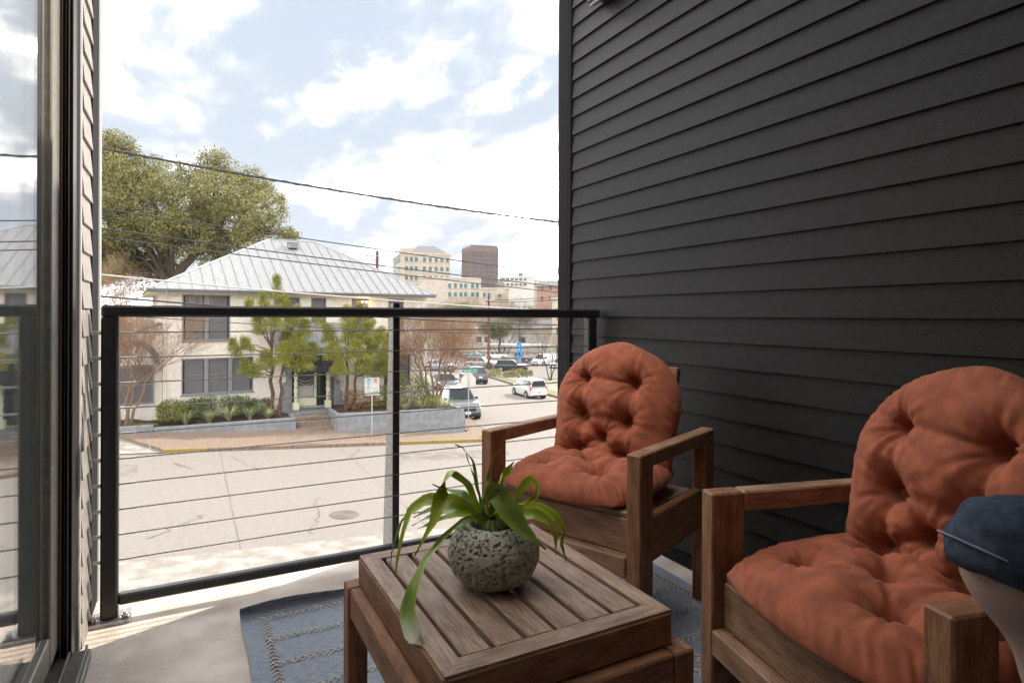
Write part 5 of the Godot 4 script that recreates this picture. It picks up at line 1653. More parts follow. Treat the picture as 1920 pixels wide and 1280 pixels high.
# ---------------------------------------------------------------- vehicles; local +z is forward, origin on the road under the middle
# st: stations from rear to front [z, belt y, roof y or 0, half width, roof half width]
func make_car(called: String, label: String, category: String, at: Vector3, heading: Vector2, paint: Material, k: Dictionary) -> Node3D:
	var t := thing(called, label, category, at, atan2(heading.x, -heading.y), "vehicles parked and driving beyond the house")
	t.rotation.z = 0.0
	var L: float = k.l; var W: float = k.w * 0.5; var H: float = k.h
	var belt: float = k.get("belt", H * 0.60)
	var hood: float = k.get("hood", H * 0.56)
	var clear := 0.20
	# side outline of the lower body, rear to front
	var zs := []; var tops := []; var lows := []; var wid := []
	for i in 25:
		var s := i / 24.0
		var z := -L * 0.5 + L * s
		var front: float = k.cowl                      # where the windscreen meets the bonnet, in parts of the length
		var y := belt
		if s > front: y = lerpf(belt * 0.985, hood * 0.93, pow((s - front) / (1.0 - front), 1.6))
		if k.has("bed") and s < k.bed: y = belt * 0.93
		var e := minf(s, 1.0 - s)
		var rnd := 1.0 - pow(maxf(0.0, 1.0 - e / 0.09), 2.4)
		y = lerpf(y * 0.72, y, clampf(rnd, 0.0, 1.0)) if s > 0.5 else lerpf(y * 0.86, y, clampf(rnd * 1.5, 0.0, 1.0))
		zs.append(z); tops.append(y)
		lows.append(clear + 0.10 * (1.0 - clampf(e / 0.06, 0.0, 1.0)))
		wid.append(W * (0.86 + 0.14 * clampf(1.0 - pow(maxf(0.0, 1.0 - e / 0.16), 2.2), 0.0, 1.0)))
	var body := MB.new()
	body.grid(25, 13, func(i: int, j: int) -> Vector3:
		var prof := [[-0.90, 0.0], [-0.97, 0.06], [-1.0, 0.30], [-1.0, 0.62], [-0.975, 0.90], [-0.90, 0.985], [0.0, 1.015], [0.90, 0.985], [0.975, 0.90], [1.0, 0.62], [1.0, 0.30], [0.97, 0.06], [0.90, 0.0]]
		var q: Array = prof[j]
		return Vector3(q[0] * wid[i], lerpf(lows[i], tops[i], q[1]), zs[i]), false, true)
	for e in 2:                                        # closed nose and tail
		var i := 0 if e == 0 else 24
		var m0 := body.p.size()
		var c := body.vert(Vector3(0, (lows[i] + tops[i]) * 0.5, zs[i]), Vector3(0, 0, -1 if e == 0 else 1))
		for j in 13: body.vert(body.p[i * 13 + j], Vector3(0, 0, -1 if e == 0 else 1))
		for j in 12: body.ix.append_array([c, m0 + 1 + j, m0 + 2 + j] if e == 1 else [c, m0 + 2 + j, m0 + 1 + j])
	put("body", body, paint, t)
	put("sill_trim", boxm(Vector3(W * 1.92, 0.16, L * 0.90), 0.04), M.car_trim, t, Vector3(0, clear + 0.06, 0))
	# greenhouse: roof shell with pillars, glass set into it
	var r0: float = k.rear; var r1: float = k.roof_rear; var r2: float = k.roof_front; var r3: float = k.cowl
	var zb := [r0, r1, r2, r3]
	for i in 4: zb[i] = -L * 0.5 + L * zb[i]
	var bw := W * 0.93; var rw := W * 0.74
	var yb := belt - 0.02
	var top := MB.new()
	var ridge := func(z: float) -> float: return H - 0.03 * pow((z - (zb[1] + zb[2]) * 0.5) / (L * 0.3), 2.0)
	top.grid(9, 7, func(i: int, j: int) -> Vector3:
		var z := lerpf(zb[1] - 0.04, zb[2] + 0.06, i / 8.0)
		var x := (j - 3) / 3.0
		return Vector3(x * (rw + 0.02), ridge.call(z) - 0.05 * x * x * x * x - (0.02 if i == 0 or i == 8 else 0.0), z), false, true)
	var roof := put("roof", top, paint, t)
	var core := MB.new()                               # dark cabin behind the glass
	var cq := [Vector3(-bw, yb, zb[0]), Vector3(bw, yb, zb[0]), Vector3(rw, H - 0.06, zb[1]), Vector3(-rw, H - 0.06, zb[1]), Vector3(-bw, yb, zb[3]), Vector3(bw, yb, zb[3]), Vector3(rw, H - 0.06, zb[2]), Vector3(-rw, H - 0.06, zb[2])]
	core.quad(cq[1], cq[0], cq[3], cq[2]); core.quad(cq[4], cq[5], cq[6], cq[7]); core.quad(cq[0], cq[4], cq[7], cq[3]); core.quad(cq[5], cq[1], cq[2], cq[6]); core.quad(cq[3], cq[7], cq[6], cq[2])
	put("cabin", core, paint, t)
	var pane := func(a: Vector3, b: Vector3, c: Vector3, d: Vector3, inset: float) -> MB:
		var m := MB.new()
		var mid := (a + b + c + d) * 0.25
		var n := (b - a).cross(c - a).normalized() * 0.014
		var q := []
		for v: Vector3 in [a, b, c, d]: q.append(v + (mid - v).normalized() * inset + n)
		m.quad(q[0], q[1], q[2], q[3])
		return m
	put("windscreen", pane.call(cq[4], cq[5], cq[6], cq[7], 0.09), M.dark_glass, t)
	put("rear_window", pane.call(cq[1], cq[0], cq[3], cq[2], 0.13), M.dark_glass, t)
	var nwin: int = k.get("win", 3)
	if not k.has("panel_van"):
		for s: float in [-1.0, 1.0]:
			for j in nwin:
				var f0 := float(j) / nwin; var f1 := float(j + 1) / nwin
				var a := Vector3(s * bw, yb + 0.02, lerpf(zb[0], zb[3], f0)); var b := Vector3(s * bw, yb + 0.02, lerpf(zb[0], zb[3], f1))
				var c := Vector3(s * rw, H - 0.07, lerpf(zb[1], zb[2], f1)); var d := Vector3(s * rw, H - 0.07, lerpf(zb[1], zb[2], f0))
				put("side_window", pane.call(a, b, c, d, 0.06) if s < 0 else pane.call(b, a, d, c, 0.06), M.dark_glass, t)
	else:
		for s: float in [-1.0, 1.0]:
			var a := Vector3(s * bw, yb + 0.02, lerpf(zb[0], zb[3], 0.72)); var b := Vector3(s * bw, yb + 0.02, zb[3] - 0.1)
			var c := Vector3(s * rw, H - 0.2, zb[2]); var d := Vector3(s * rw, H - 0.2, lerpf(zb[1], zb[2], 0.74))
			put("side_window", pane.call(a, b, c, d, 0.06) if s < 0 else pane.call(b, a, d, c, 0.06), M.dark_glass, t)
	# wheels with arches
	var wr: float = k.get("wheel", 0.34)
	for s: float in [-1.0, 1.0]:
		for z: float in [-L * 0.5 + L * 0.20, L * 0.5 - L * 0.185]:
			var am := MB.new()
			am.cyl(Vector3(s * (W * 0.72), wr, z), Vector3(s * (W + 0.006), wr, z), wr + 0.075, 22)
			put("wheel_arch", am, M.car_trim, t)
			var wn := Node3D.new()
			wn.name = "wheel"
			t.add_child(wn, true)
			wn.position = Vector3(s * (W - 0.10), wr, z)
			var ty := MB.new()
			ty.tube(PackedVector3Array([Vector3(-0.12 * s, 0, 0), Vector3(-0.11 * s, 0, 0), Vector3(0.11 * s, 0, 0), Vector3(0.13 * s, 0, 0)]), PackedFloat32Array([wr - 0.05, wr, wr, wr - 0.04]), 22)
			put("tyre", ty, M.tyre_rubber, wn)
			var ri := MB.new()
			ri.tube(PackedVector3Array([Vector3(0.10 * s, 0, 0), Vector3(0.138 * s, 0, 0)]), PackedFloat32Array([wr * 0.66, wr * 0.60]), 18)
			for q in 5:
				var a := TAU * q / 5.0
				ri.box(Vector3(0.142 * s, cos(a) * wr * 0.33, sin(a) * wr * 0.33), Vector3(0.02, 0.09, wr * 0.56), Basis(Vector3.RIGHT, PI / 2 - a), 0.006)
			put("rim", ri, M.wheel_alloy, wn)
		# lamps, mirrors
		put("headlight", boxm(Vector3(0.36, 0.14, 0.22), 0.05), M.head_lens, t, Vector3(s * W * 0.68, hood * 0.72, L * 0.5 - 0.15))
		put("taillight", boxm(Vector3(0.16, k.get("tail", 0.3), 0.12), 0.03), M.tail_lens, t, Vector3(s * W * 0.86, belt * 0.86, -L * 0.5 + 0.09))
		put("mirror", boxm(Vector3(0.2, 0.14, 0.1), 0.04), paint if not k.has("black_mirror") else M.car_trim, t, Vector3(s * (W + 0.06), belt + 0.06, zb[3] - 0.30))
		if k.has("rails"): put("roof_rail", boxm(Vector3(0.04, 0.05, (zb[2] - zb[1]) * 0.95), 0.015), M.car_trim, roof, Vector3(s * rw * 0.93, H + 0.035, (zb[1] + zb[2]) * 0.5))
	put("grille", boxm(Vector3(W * 1.1, 0.22, 0.06), 0.03), M.car_trim, t, Vector3(0, hood * 0.58, L * 0.5 - 0.015))
	put("front_bumper", boxm(Vector3(W * 1.72, 0.24, 0.20), 0.07), M.car_trim, t, Vector3(0, 0.36, L * 0.5 - 0.06))
	put("rear_bumper", boxm(Vector3(W * 1.76, 0.22, 0.20), 0.06), paint if k.has("plain_bumper") else M.car_trim, t, Vector3(0, 0.42, -L * 0.5 + 0.05))
	put("licence_plate", boxm(Vector3(0.36, 0.17, 0.02), 0.004), M.plate_white, t, Vector3(0, 0.74, -L * 0.5 - 0.02))
	put("licence_plate", boxm(Vector3(0.34, 0.16, 0.02), 0.004), k.get("fplate", M.plate_white), t, Vector3(0, 0.46, L * 0.5 + 0.045))
	if k.has("bed"):
		put("tailgate", boxm(Vector3(W * 1.8, 0.5, 0.06), 0.02), paint, t, Vector3(0, belt * 0.72, -L * 0.5 - 0.01))
	return t

func vehicles() -> void:
	var suv := {"l": 4.6, "w": 1.86, "h": 1.70, "belt": 1.05, "hood": 1.06, "rear": 0.03, "roof_rear": 0.11, "roof_front": 0.55, "cowl": 0.70, "rails": 1, "wheel": 0.36}
	var dn := Vector2(0.157, 0.987)
	make_car("crossover_car", "silver crossover with black grille parked nose out behind the planter corner", "car", G(14.9, 35.0), -dn, M.paint_silver, suv.merged({"black_mirror": 1}))
	make_car("crossover_car", "grey crossover with red tail lights driving away up the side street", "car", G(25.9, 57.0), Vector2(0.10, 0.99), M.paint_grey, suv.merged({"tail": 0.2, "h": 1.74}, true))
	make_car("boxy_wagon", "boxy white wagon with dark rear window by the grass verge", "car", G(25.6, 44.8), Vector2(0.08, 0.99), M.paint_white, {"l": 3.95, "w": 1.70, "h": 1.62, "belt": 1.02, "hood": 1.02, "rear": 0.01, "roof_rear": 0.04, "roof_front": 0.66, "cowl": 0.76, "plain_bumper": 1, "tail": 0.34, "wheel": 0.31})
	make_car("crossover_car", "black crossover parked side on behind the flowering bed", "car", G(39.6, 74.2), Vector2(0.80, -0.60), M.paint_black, suv)
	make_car("crossover_car", "silver crossover half hidden behind the rusty utility pole", "car", G(37.4, 79.6), Vector2(0.75, -0.66), M.paint_silver, suv)
	make_car("sedan_car", "grey saloon glimpsed through the bare reddish tree", "car", G(19.8, 49.5), -dn, M.paint_grey, {"l": 4.7, "w": 1.8, "h": 1.45, "belt": 0.94, "hood": 0.92, "rear": 0.10, "roof_rear": 0.26, "roof_front": 0.52, "cowl": 0.68})
	make_car("sedan_car", "pale silver saloon behind the bare reddish tree near the lot", "car", G(28.0, 72.0), Vector2(0.9, -0.43), M.paint_silver, {"l": 4.7, "w": 1.8, "h": 1.45, "belt": 0.94, "hood": 0.92, "rear": 0.10, "roof_rear": 0.26, "roof_front": 0.52, "cowl": 0.68})
	make_car("crossover_car", "white crossover in the far row beside the teal car", "car", G(53.6, 107.0), Vector2(0.88, -0.47), M.paint_white, suv)
	make_car("hatchback_car", "bright teal hatchback in the far parking row", "car", G(49.3, 108.5), Vector2(0.80, -0.60), M.paint_teal, {"l": 4.0, "w": 1.72, "h": 1.5, "belt": 0.95, "hood": 0.95, "rear": 0.02, "roof_rear": 0.12, "roof_front": 0.56, "cowl": 0.72})
	make_car("crossover_car", "dark crossover at the shaded end of the far parking row", "car", G(47.2, 112.0), Vector2(0.8, -0.6), M.paint_black, suv.merged({"h": 1.78}, true))
	make_car("pickup_truck", "brown pickup truck parked behind the blue pay station", "truck", G(54.6, 100.2), Vector2(0.88, -0.47), M.paint_brown, {"l": 5.6, "w": 1.95, "h": 1.85, "belt": 1.15, "hood": 1.18, "rear": 0.40, "roof_rear": 0.44, "roof_front": 0.62, "cowl": 0.72, "bed": 0.41, "win": 2, "wheel": 0.39})
	make_car("work_van", "white work van with a yellow front plate in the lot", "van", G(55.4, 91.5), Vector2(-0.90, -0.43), M.paint_white, {"l": 5.6, "w": 2.0, "h": 2.1, "belt": 1.25, "hood": 1.25, "rear": 0.01, "roof_rear": 0.03, "roof_front": 0.72, "cowl": 0.83, "panel_van": 1, "wheel": 0.37, "fplate": M.plate_yellow})
	make_car("crossover_car", "white crossover at the edge of the lot behind the slim tree", "car", G(54.2, 84.3), Vector2(-0.90, -0.43), M.paint_white, suv)

# ---------------------------------------------------------------- vegetation
func leaf_lobe(m: MB, c: Vector3, r: Vector3, clumps: int, per: int, size: float, spread: float, tones: Array, gap: FastNoiseLite, cut := -0.12) -> void:
	for i in clumps:
		var d := rdir()
		var k := pow(rng.randf(), 0.42)
		var p := c + Vector3(d.x * r.x, d.y * r.y, d.z * r.z) * k
		if gap.get_noise_3dv(p) < cut: continue
		var base: Color = tones[0].lerp(tones[1], rng.randf())
		var out := (d + Vector3(0, 0.35, 0)).normalized()
		for j in per:
			var q := p + rdir() * spread * pow(rng.randf(), 0.6)
			var dr := (rdir() + out * 0.7).normalized()
			var sd := dr.cross(rdir()).normalized()
			m.col = base.lerp(tones[2], rng.randf() * 0.5) * rn(0.8, 1.2)
			m.leaf(q, dr, sd, size * rn(0.7, 1.3), size * rn(0.35, 0.6))

func limb(m: MB, a: Vector3, b: Vector3, r0: float, r1: float, wob := 0.12, sides := 7) -> PackedVector3Array:
	var pts := PackedVector3Array()
	var rad := PackedFloat32Array()
	var l := a.distance_to(b)
	for i in 8:
		var t := i / 7.0
		pts.append(a.lerp(b, t) + rdir() * l * wob * 0.35 * sin(PI * t) + Vector3(0, l * 0.08 * sin(PI * t), 0))
		rad.append(lerpf(r0, r1, t))
	m.tube(pts, rad, sides, false)
	return pts

func oak() -> void:
	var lobes := [[-3.60, 4.73, 54.07, 1.88], [-5.27, 6.44, 52.69, 1.95], [2.43, 6.69, 51.42, 1.65], [-0.45, 7.36, 49.55, 2.01], [-5.43, 13.77, 56.56, 1.76], [-4.72, 10.80, 53.80, 2.41], [-3.10, 11.69, 55.35, 1.89], [-0.96, 11.41, 52.74, 1.47], [1.63, 12.09, 51.26, 1.63], [1.82, 9.70, 48.43, 2.01], [4.06, 10.67, 51.55, 1.89], [4.78, 8.56, 45.66, 1.28], [-0.97, 8.75, 50.13, 2.64], [-3.37, 8.11, 52.44, 2.69], [2.24, 8.20, 51.40, 2.39], [4.21, 7.10, 47.05, 1.70], [-4.76, 5.96, 55.61, 2.16], [-2.16, 6.66, 54.90, 2.44], [-4.84, 3.86, 51.69, 1.23], [0.49, 6.56, 51.30, 1.85], [6.05, 6.60, 45.00, 0.60], [6.03, 9.53, 47.15, 0.39], [-5.96, 8.17, 51.61, 2.65], [-6.98, 13.12, 57.33, 2.52], [-6.75, 5.33, 54.25, 2.38], [1.36, 6.02, 52.83, 1.26]]
	var o := thing("live_oak", "big olive green live oak rising behind the cream house", "tree", V(-2.1, -3.6, 53.3))
	var off := o.position
	var w := MB.new()
	var fork := V(-1.4, 3.0, 52.6) - off
	limb(w, Vector3(0, -0.4, 0), fork, 0.62, 0.42, 0.05, 10)
	var fork2 := V(0.3, 5.6, 50.9) - off
	limb(w, fork, fork2, 0.36, 0.26, 0.05, 9)
	var tw := MB.new()
	for l: Array in lobes:
		var c := V(l[0], l[1], l[2]) - off
		var from := fork if c.x < fork2.x - 0.6 else fork2
		var pts := limb(tw, from, c, 0.06 + 0.05 * l[3], 0.035, 0.22)
		for k in 9:
			var d := rdir()
			var q := pts[4 + k % 4]
			var tip: Vector3 = c + Vector3(d.x, absf(d.y) * 0.9 - 0.25, d.z) * l[3] * 0.9
			var pp := limb(tw, q, tip, 0.045, 0.012, 0.25, 5)
			for j in 3: limb(tw, pp[3 + j], pp[3 + j] + (rdir() + d).normalized() * l[3] * 0.4, 0.018, 0.006, 0.2, 3)
	put("trunk", w, M.bark_grey, o)
	put("limbs", tw, M.bark_grey, o)
	var m := MB.new()
	var gap := noise(0.42, 141, 2)
	var tones := [Color(0.125, 0.122, 0.033), Color(0.22, 0.205, 0.060), Color(0.27, 0.235, 0.075)]
	for l: Array in lobes:
		var r: float = l[3]
		leaf_lobe(m, V(l[0], l[1], l[2]) - off, Vector3(r * 1.08, r * 0.98, r * 1.08), int(260 * r * r) + 30, 9, 0.17, 0.34, tones, gap, -0.07)
	put("crown", m, M.oak_leaf, o)

func bare_tree(label: String, at: Vector3, h: float, spread: float, stems: int, bark: Material, twig: Material, sd: int, dry: int, tones: Array, levels := 4, group := "") -> Node3D:
	rng.seed = sd
	var t := thing("bare_tree", label, "tree", at, 0.0, group)
	var w := MB.new()
	var tw := MB.new()
	var lf := MB.new()
	var tips := []
	for s in stems:
		var a := TAU * s / stems + rn(-0.4, 0.4)
		var lean := spread * rn(0.28, 0.5)
		var b := Vector3(cos(a) * lean, h * rn(0.42, 0.55), sin(a) * lean)
		var st := Vector3(cos(a), 0, sin(a)) * 0.09 * stems / 3.0
		var pts := limb(w, st - Vector3(0, 0.15, 0), b, 0.030 * h / 3.0 + 0.02, 0.016 * h / 3.0 + 0.01, 0.08, 7)
		_twigs(tw, pts, h * 0.40, 0.010 * h / 3.0 + 0.006, levels, tips, Vector3(cos(a) * 0.45, 1, sin(a) * 0.45).normalized())
	put("trunk", w, bark, t)
	put("crown", tw, twig, t)
	if dry > 0 and tips.size() > 0:
		for i in dry:
			var p: Vector3 = tips[rng.randi() % tips.size()]
			lf.col = tones[0].lerp(tones[1], rng.randf())
			var d := rdir()
			lf.leaf(p + rdir() * 0.10, d, d.cross(rdir()).normalized(), rn(0.04, 0.085), rn(0.025, 0.05))
		put("dry_foliage", lf, M.dry_leaf, t)
	return t

func _twigs(m: MB, pts: PackedVector3Array, l: float, r: float, level: int, tips: Array, up: Vector3) -> void:
	var n := 5 if level >= 3 else 4
	for k in n:
		var q := pts[pts.size() - 1 - (k * (pts.size() - 2)) / n]
		var d := (rdir() * 0.75 + up).normalized()
		var e := q + d * l * rn(0.55, 1.0)
		var mid := q.lerp(e, 0.5) + rdir() * l * 0.06
		var pp := PackedVector3Array([q, mid, e])
		m.tube(pp, PackedFloat32Array([r, r * 0.75, r * 0.5]), 4 if level > 2 else 3, false)
		if level > 1: _twigs(m, PackedVector3Array([q, q.lerp(e, 0.35), mid, mid.lerp(e, 0.5), e]), l * 0.62, maxf(r * 0.55, 0.0035), level - 1, tips, (up * 0.55 + d * 0.5).normalized())
		else: tips.append(e)

func juniper(label: String, at: Vector3, h: float, wid: float, sd: int, arms: Array) -> void:
	rng.seed = sd
	var t := thing("juniper_tree", label, "tree", at, 0.0, "junipers in front of the house")
	var w := MB.new()
	var top := Vector3(0.1, h * 0.9, 0)
	var trunks := [limb(w, Vector3(-0.12, -0.2, 0), Vector3(-0.10, h * 0.55, 0.05), 0.11, 0.05, 0.06), limb(w, Vector3(0.22, -0.2, 0.05), Vector3(0.4, h * 0.42, 0), 0.09, 0.045, 0.08)]
	limb(w, Vector3(-0.10, h * 0.55, 0.05), top, 0.05, 0.015, 0.05)
	var m := MB.new()
	var tones := [Color(0.135, 0.145, 0.026), Color(0.34, 0.33, 0.052)]
	for a: Array in arms:                                    # [x, y, reach z, plume height, plume width]
		var tip := Vector3(a[0] * wid, a[1] * h, a[2] * wid)
		var from: Vector3 = trunks[0][6] if a[0] < 0.12 else trunks[1][6]
		from = Vector3(from.x, minf(from.y, tip.y - 0.25), from.z)
		if from.y < h * 0.2: from.y = h * 0.2
		var br := limb(w, from, tip, 0.035, 0.010, 0.18, 5)
		var ph: float = a[3] * h
		var pw: float = a[4] * wid
		var n := int(300 * ph * pw) + 40
		var lean := Vector3(a[0] * 0.45, 1.0, a[2] * 0.45).normalized()
		var base: Color = tones[0].lerp(tones[1], rn(0.2, 0.8))
		for i in n:
			# upswept sprays filling a ragged flame shape
			var y := rng.randf()
			var rr := pw * 0.62 * (1.0 - 0.7 * y) * pow(rng.randf(), 0.5) * (1.0 + 0.3 * sin(y * 9.0 + a[0] * 20.0))
			var an := rn(0, TAU)
			var p := tip + lean * (y - 0.38) * ph + Vector3(cos(an) * rr, rn(-0.05, 0.05), sin(an) * rr)
			var out := (Vector3(cos(an), 0, sin(an)) * 0.55 + lean + rdir() * 0.35).normalized()
			var cc := base.lerp(tones[1] if rng.randf() < 0.6 else tones[0], 0.45)
			for j in 15:
				var d := (out + rdir() * 0.6).normalized()
				m.col = cc * rn(0.6, 1.25)
				m.leaf(p + rdir() * 0.10, d, d.cross(rdir()).normalized(), rn(0.05, 0.15), rn(0.011, 0.022))
	put("trunk", w, M.bark_red, t)
	put("crown", m, M.juniper_leaf, t)

func shrub(called: String, label: String, at: Vector3, r: Vector3, n: int, size: float, tones: Array, sd: int, category := "shrub", group := "") -> Node3D:
	rng.seed = sd
	var t := thing(called, label, category, at, 0.0, group)
	var w := MB.new()
	for k in 8: limb(w, Vector3(rn(-0.08, 0.08) * r.x * 3.0, -0.1, rn(-0.08, 0.08)), Vector3(rn(-0.7, 0.7) * r.x, r.y * rn(0.9, 1.6), rn(-0.6, 0.6) * r.z), 0.016, 0.006, 0.15, 4)
	put("stems", w, M.bark_grey, t)
	var m := MB.new()
	var nz := noise(2.2, sd, 2)
	for i in n:
		var d := rdir()
		if d.y < -0.55: continue
		# boxy, slightly lumpy outline with leaves mostly near the surface
		var e := Vector3(signf(d.x) * pow(absf(d.x), 0.7), signf(d.y) * pow(absf(d.y), 0.75), signf(d.z) * pow(absf(d.z), 0.7))
		var p := Vector3(e.x * r.x, r.y + e.y * r.y, e.z * r.z) * (pow(rng.randf(), 0.22)) 
		p *= 1.0 + 0.18 * nz.get_noise_3dv(p + at)
		var cc: Color = tones[0].lerp(tones[1], clampf(0.5 + nz.get_noise_3dv(p * 1.7 + at) + rn(-0.3, 0.3), 0, 1))
		if rng.randf() < 0.12: cc = tones[2]
		m.col = cc * rn(0.8, 1.2)
		var dr := (rdir() + d * 0.8 + Vector3(0, 0.4, 0)).normalized()
		m.leaf(p, dr, dr.cross(rdir()).normalized(), size * rn(0.7, 1.3), size * rn(0.4, 0.65))
	put("foliage", m, M.hedge_leaf, t)
	return t

func grass_clump(label: String, at: Vector3, r: float, n: int, sd: int) -> void:
	rng.seed = sd
	var t := thing("grass_clump", label, "grass clump", at, 0.0, "arching grass clumps in the planters")
	var m := MB.new()
	for i in n:
		var a := rn(0, TAU)
		var l := r * rn(0.9, 1.6)
		var d := Vector3(cos(a), 0, sin(a))
		var s := Vector3(-sin(a), 0, cos(a))
		var lift := rn(0.7, 1.7)
		m.col = Color(0.16, 0.20, 0.07).lerp(Color(0.46, 0.44, 0.24), rng.randf())
		var b := d * rn(0.0, 0.07)
		var last := b
		var w0 := rn(0.009, 0.016)
		for k in range(1, 6):
			var q := k / 5.0
			var p := b + d * l * q * (0.35 + 0.5 * q) + Vector3(0, l * lift * (q - 0.62 * q * q), 0)
			var w1 := w0 * (1.0 - q * 0.9)
			m.quad(last - s * w0, last + s * w0, p + s * w1, p - s * w1)
			last = p
			w0 = w1
	put("blades", m, M.grass_blade, t)

func vegetation() -> void:
	rng.seed = 5
	oak()
	juniper("feathery yellow green juniper left of the porch door", V(3.55, -3.85, 30.95), 6.5, 4.2, 51, [[0.02, 0.93, 0.0, 0.17, 0.10], [-0.12, 0.80, 0.05, 0.17, 0.12], [-0.26, 0.79, 0.0, 0.12, 0.09], [0.10, 0.80, -0.05, 0.18, 0.16], [0.22, 0.72, 0.03, 0.16, 0.16], [0.0, 0.70, 0.1, 0.18, 0.22], [-0.16, 0.66, -0.05, 0.15, 0.18], [-0.42, 0.50, 0.05, 0.12, 0.13], [-0.30, 0.52, 0.0, 0.10, 0.14], [0.33, 0.63, 0.0, 0.14, 0.14], [0.24, 0.52, 0.08, 0.17, 0.22], [0.40, 0.45, 0.0, 0.13, 0.16], [0.10, 0.44, 0.1, 0.16, 0.26], [-0.10, 0.40, 0.08, 0.13, 0.22], [-0.30, 0.36, 0.04, 0.10, 0.13], [0.30, 0.38, 0.1, 0.13, 0.22], [0.16, 0.56, -0.1, 0.15, 0.2], [-0.22, 0.33, 0.12, 0.09, 0.12]])
	juniper("bushy yellow green juniper behind the parking sign", V(7.05, -3.78, 30.75), 5.2, 4.6, 53, [[-0.30, 0.86, 0.0, 0.18, 0.09], [-0.02, 0.88, 0.0, 0.20, 0.12], [0.10, 0.92, 0.05, 0.18, 0.10], [0.24, 0.86, 0.0, 0.17, 0.10], [-0.22, 0.72, 0.05, 0.17, 0.16], [0.02, 0.72, 0.0, 0.2, 0.24], [0.18, 0.72, 0.08, 0.2, 0.22], [0.34, 0.70, 0.0, 0.15, 0.16], [-0.18, 0.56, 0.1, 0.16, 0.2], [0.06, 0.55, 0.1, 0.18, 0.26], [0.26, 0.54, 0.0, 0.2, 0.26], [0.40, 0.52, 0.06, 0.14, 0.16], [-0.12, 0.40, 0.1, 0.13, 0.2], [0.14, 0.40, 0.1, 0.15, 0.22], [0.42, 0.36, 0.0, 0.13, 0.16], [0.30, 0.36, -0.05, 0.14, 0.2]])
	juniper("slender young juniper at the right end of the house front", V(9.35, -3.8, 31.7), 3.6, 2.0, 57, [[0.0, 0.9, 0.0, 0.26, 0.22], [0.15, 0.72, 0.0, 0.26, 0.34], [-0.15, 0.66, 0.1, 0.24, 0.3], [0.05, 0.5, 0.1, 0.26, 0.4], [0.2, 0.42, 0.0, 0.2, 0.3]])
	# crape myrtles and other bare trees
	bare_tree("bare tan crape myrtle left of the house beside the arched door", V(-2.55, -3.95, 30.75), 5.2, 2.5, 5, M.bark_tan, M.twig_tan, 201, 0, [], 5)
	bare_tree("bare crape myrtle with russet seed heads beyond the tall planter", V(11.95, -3.95, 31.6), 4.7, 2.3, 6, M.bark_tan, M.twig_tan, 203, 9000, [Color(0.22, 0.105, 0.04), Color(0.31, 0.185, 0.075)], 5)
	bare_tree("reddish bare tree behind the low wing of the house", V(-5.5, -3.8, 41.5), 7.4, 6.0, 5, M.bark_grey, M.twig_tan, 207, 3000, [Color(0.19, 0.11, 0.065), Color(0.25, 0.155, 0.09)], 5)
	var sl := bare_tree("slim bare street tree on the verge beside the white van", G(38.2, 61.7, 0.1), 6.0, 3.2, 3, M.bark_grey, M.twig_grey, 211, 900, [Color(0.36, 0.27, 0.10), Color(0.42, 0.30, 0.12)], 4)
	# winter trees behind the lot: one kind built, then copied
	var far := bare_tree("grey brown bare winter tree behind the parking lot", G(50.0, 122.0), 8.6, 6.5, 4, M.bark_grey, M.twig_grey, 217, 2500, [Color(0.30, 0.21, 0.13), Color(0.36, 0.26, 0.17)], 5, "winter trees behind the parking lot")
	for q: Array in [[36.0, 112.0, 1.0, 0.9], [42.0, 128.0, 2.2, 1.05], [60.0, 118.0, 4.0, 1.0], [66.0, 126.0, 0.6, 1.1], [74.0, 112.0, 5.1, 0.9], [80.0, 130.0, 3.3, 1.2], [55.0, 140.0, 2.9, 1.3], [90.0, 150.0, 1.7, 1.3], [28.0, 95.0, 0.3, 0.75], [70.0, 160.0, 4.4, 1.5], [100.0, 165.0, 5.6, 1.4], [48.0, 165.0, 0.9, 1.4], [24.0, 82.0, 2.5, 0.7], [84.0, 190.0, 3.9, 1.7], [106.0, 200.0, 1.1, 1.7]]:
		copy_of(far, "grey brown bare winter tree behind the parking lot", G(q[0], q[1]), q[2], q[3])
	var sl2 := copy_of(sl, "slim bare tree standing on the lawn behind the pay station", G(58.0, 96.5), 2.0, 1.15)
	sl2.name = "bare_tree_lawn"
	# two evergreen oaks among them
	rng.seed = 77
	for q: Array in [[55.0, 108.5, 2.6, 5.4, "dark evergreen oak overhanging the carport"], [66.5, 121.0, 2.9, 8.2, "pale green evergreen oak before the brick hall"], [62.0, 150.0, 3.2, 9.5, "olive evergreen oak in front of the tan wing"]]:
		var ev := thing("evergreen_oak", q[4], "tree", G(q[0], q[1]))
		var w := MB.new()
		limb(w, Vector3.ZERO, Vector3(0.3, q[3], 0), 0.3, 0.14, 0.06)
		var m := MB.new()
		var gp := noise(0.5, 151, 2)
		for k in 5:
			var c := Vector3(rn(-1.0, 1.0) * q[2] * 1.1, q[3] + rn(-0.1, 0.45) * q[2], rn(-0.8, 0.8) * q[2])
			limb(w, Vector3(0.25, q[3] * 0.75, 0), c, 0.10, 0.03, 0.15)
			leaf_lobe(m, c, Vector3(1.0, 0.75, 1.0) * q[2] * 0.75, 420, 7, 0.26, 0.4, [Color(0.07, 0.075, 0.03), Color(0.15, 0.15, 0.06), Color(0.2, 0.18, 0.08)], gp, -0.2)
		put("trunk", w, M.bark_grey, ev)
		put("crown", m, M.oak_leaf, ev)
	# planting in front of the house
	var hg := [Color(0.035, 0.060, 0.012), Color(0.10, 0.145, 0.022), Color(0.17, 0.20, 0.03)]
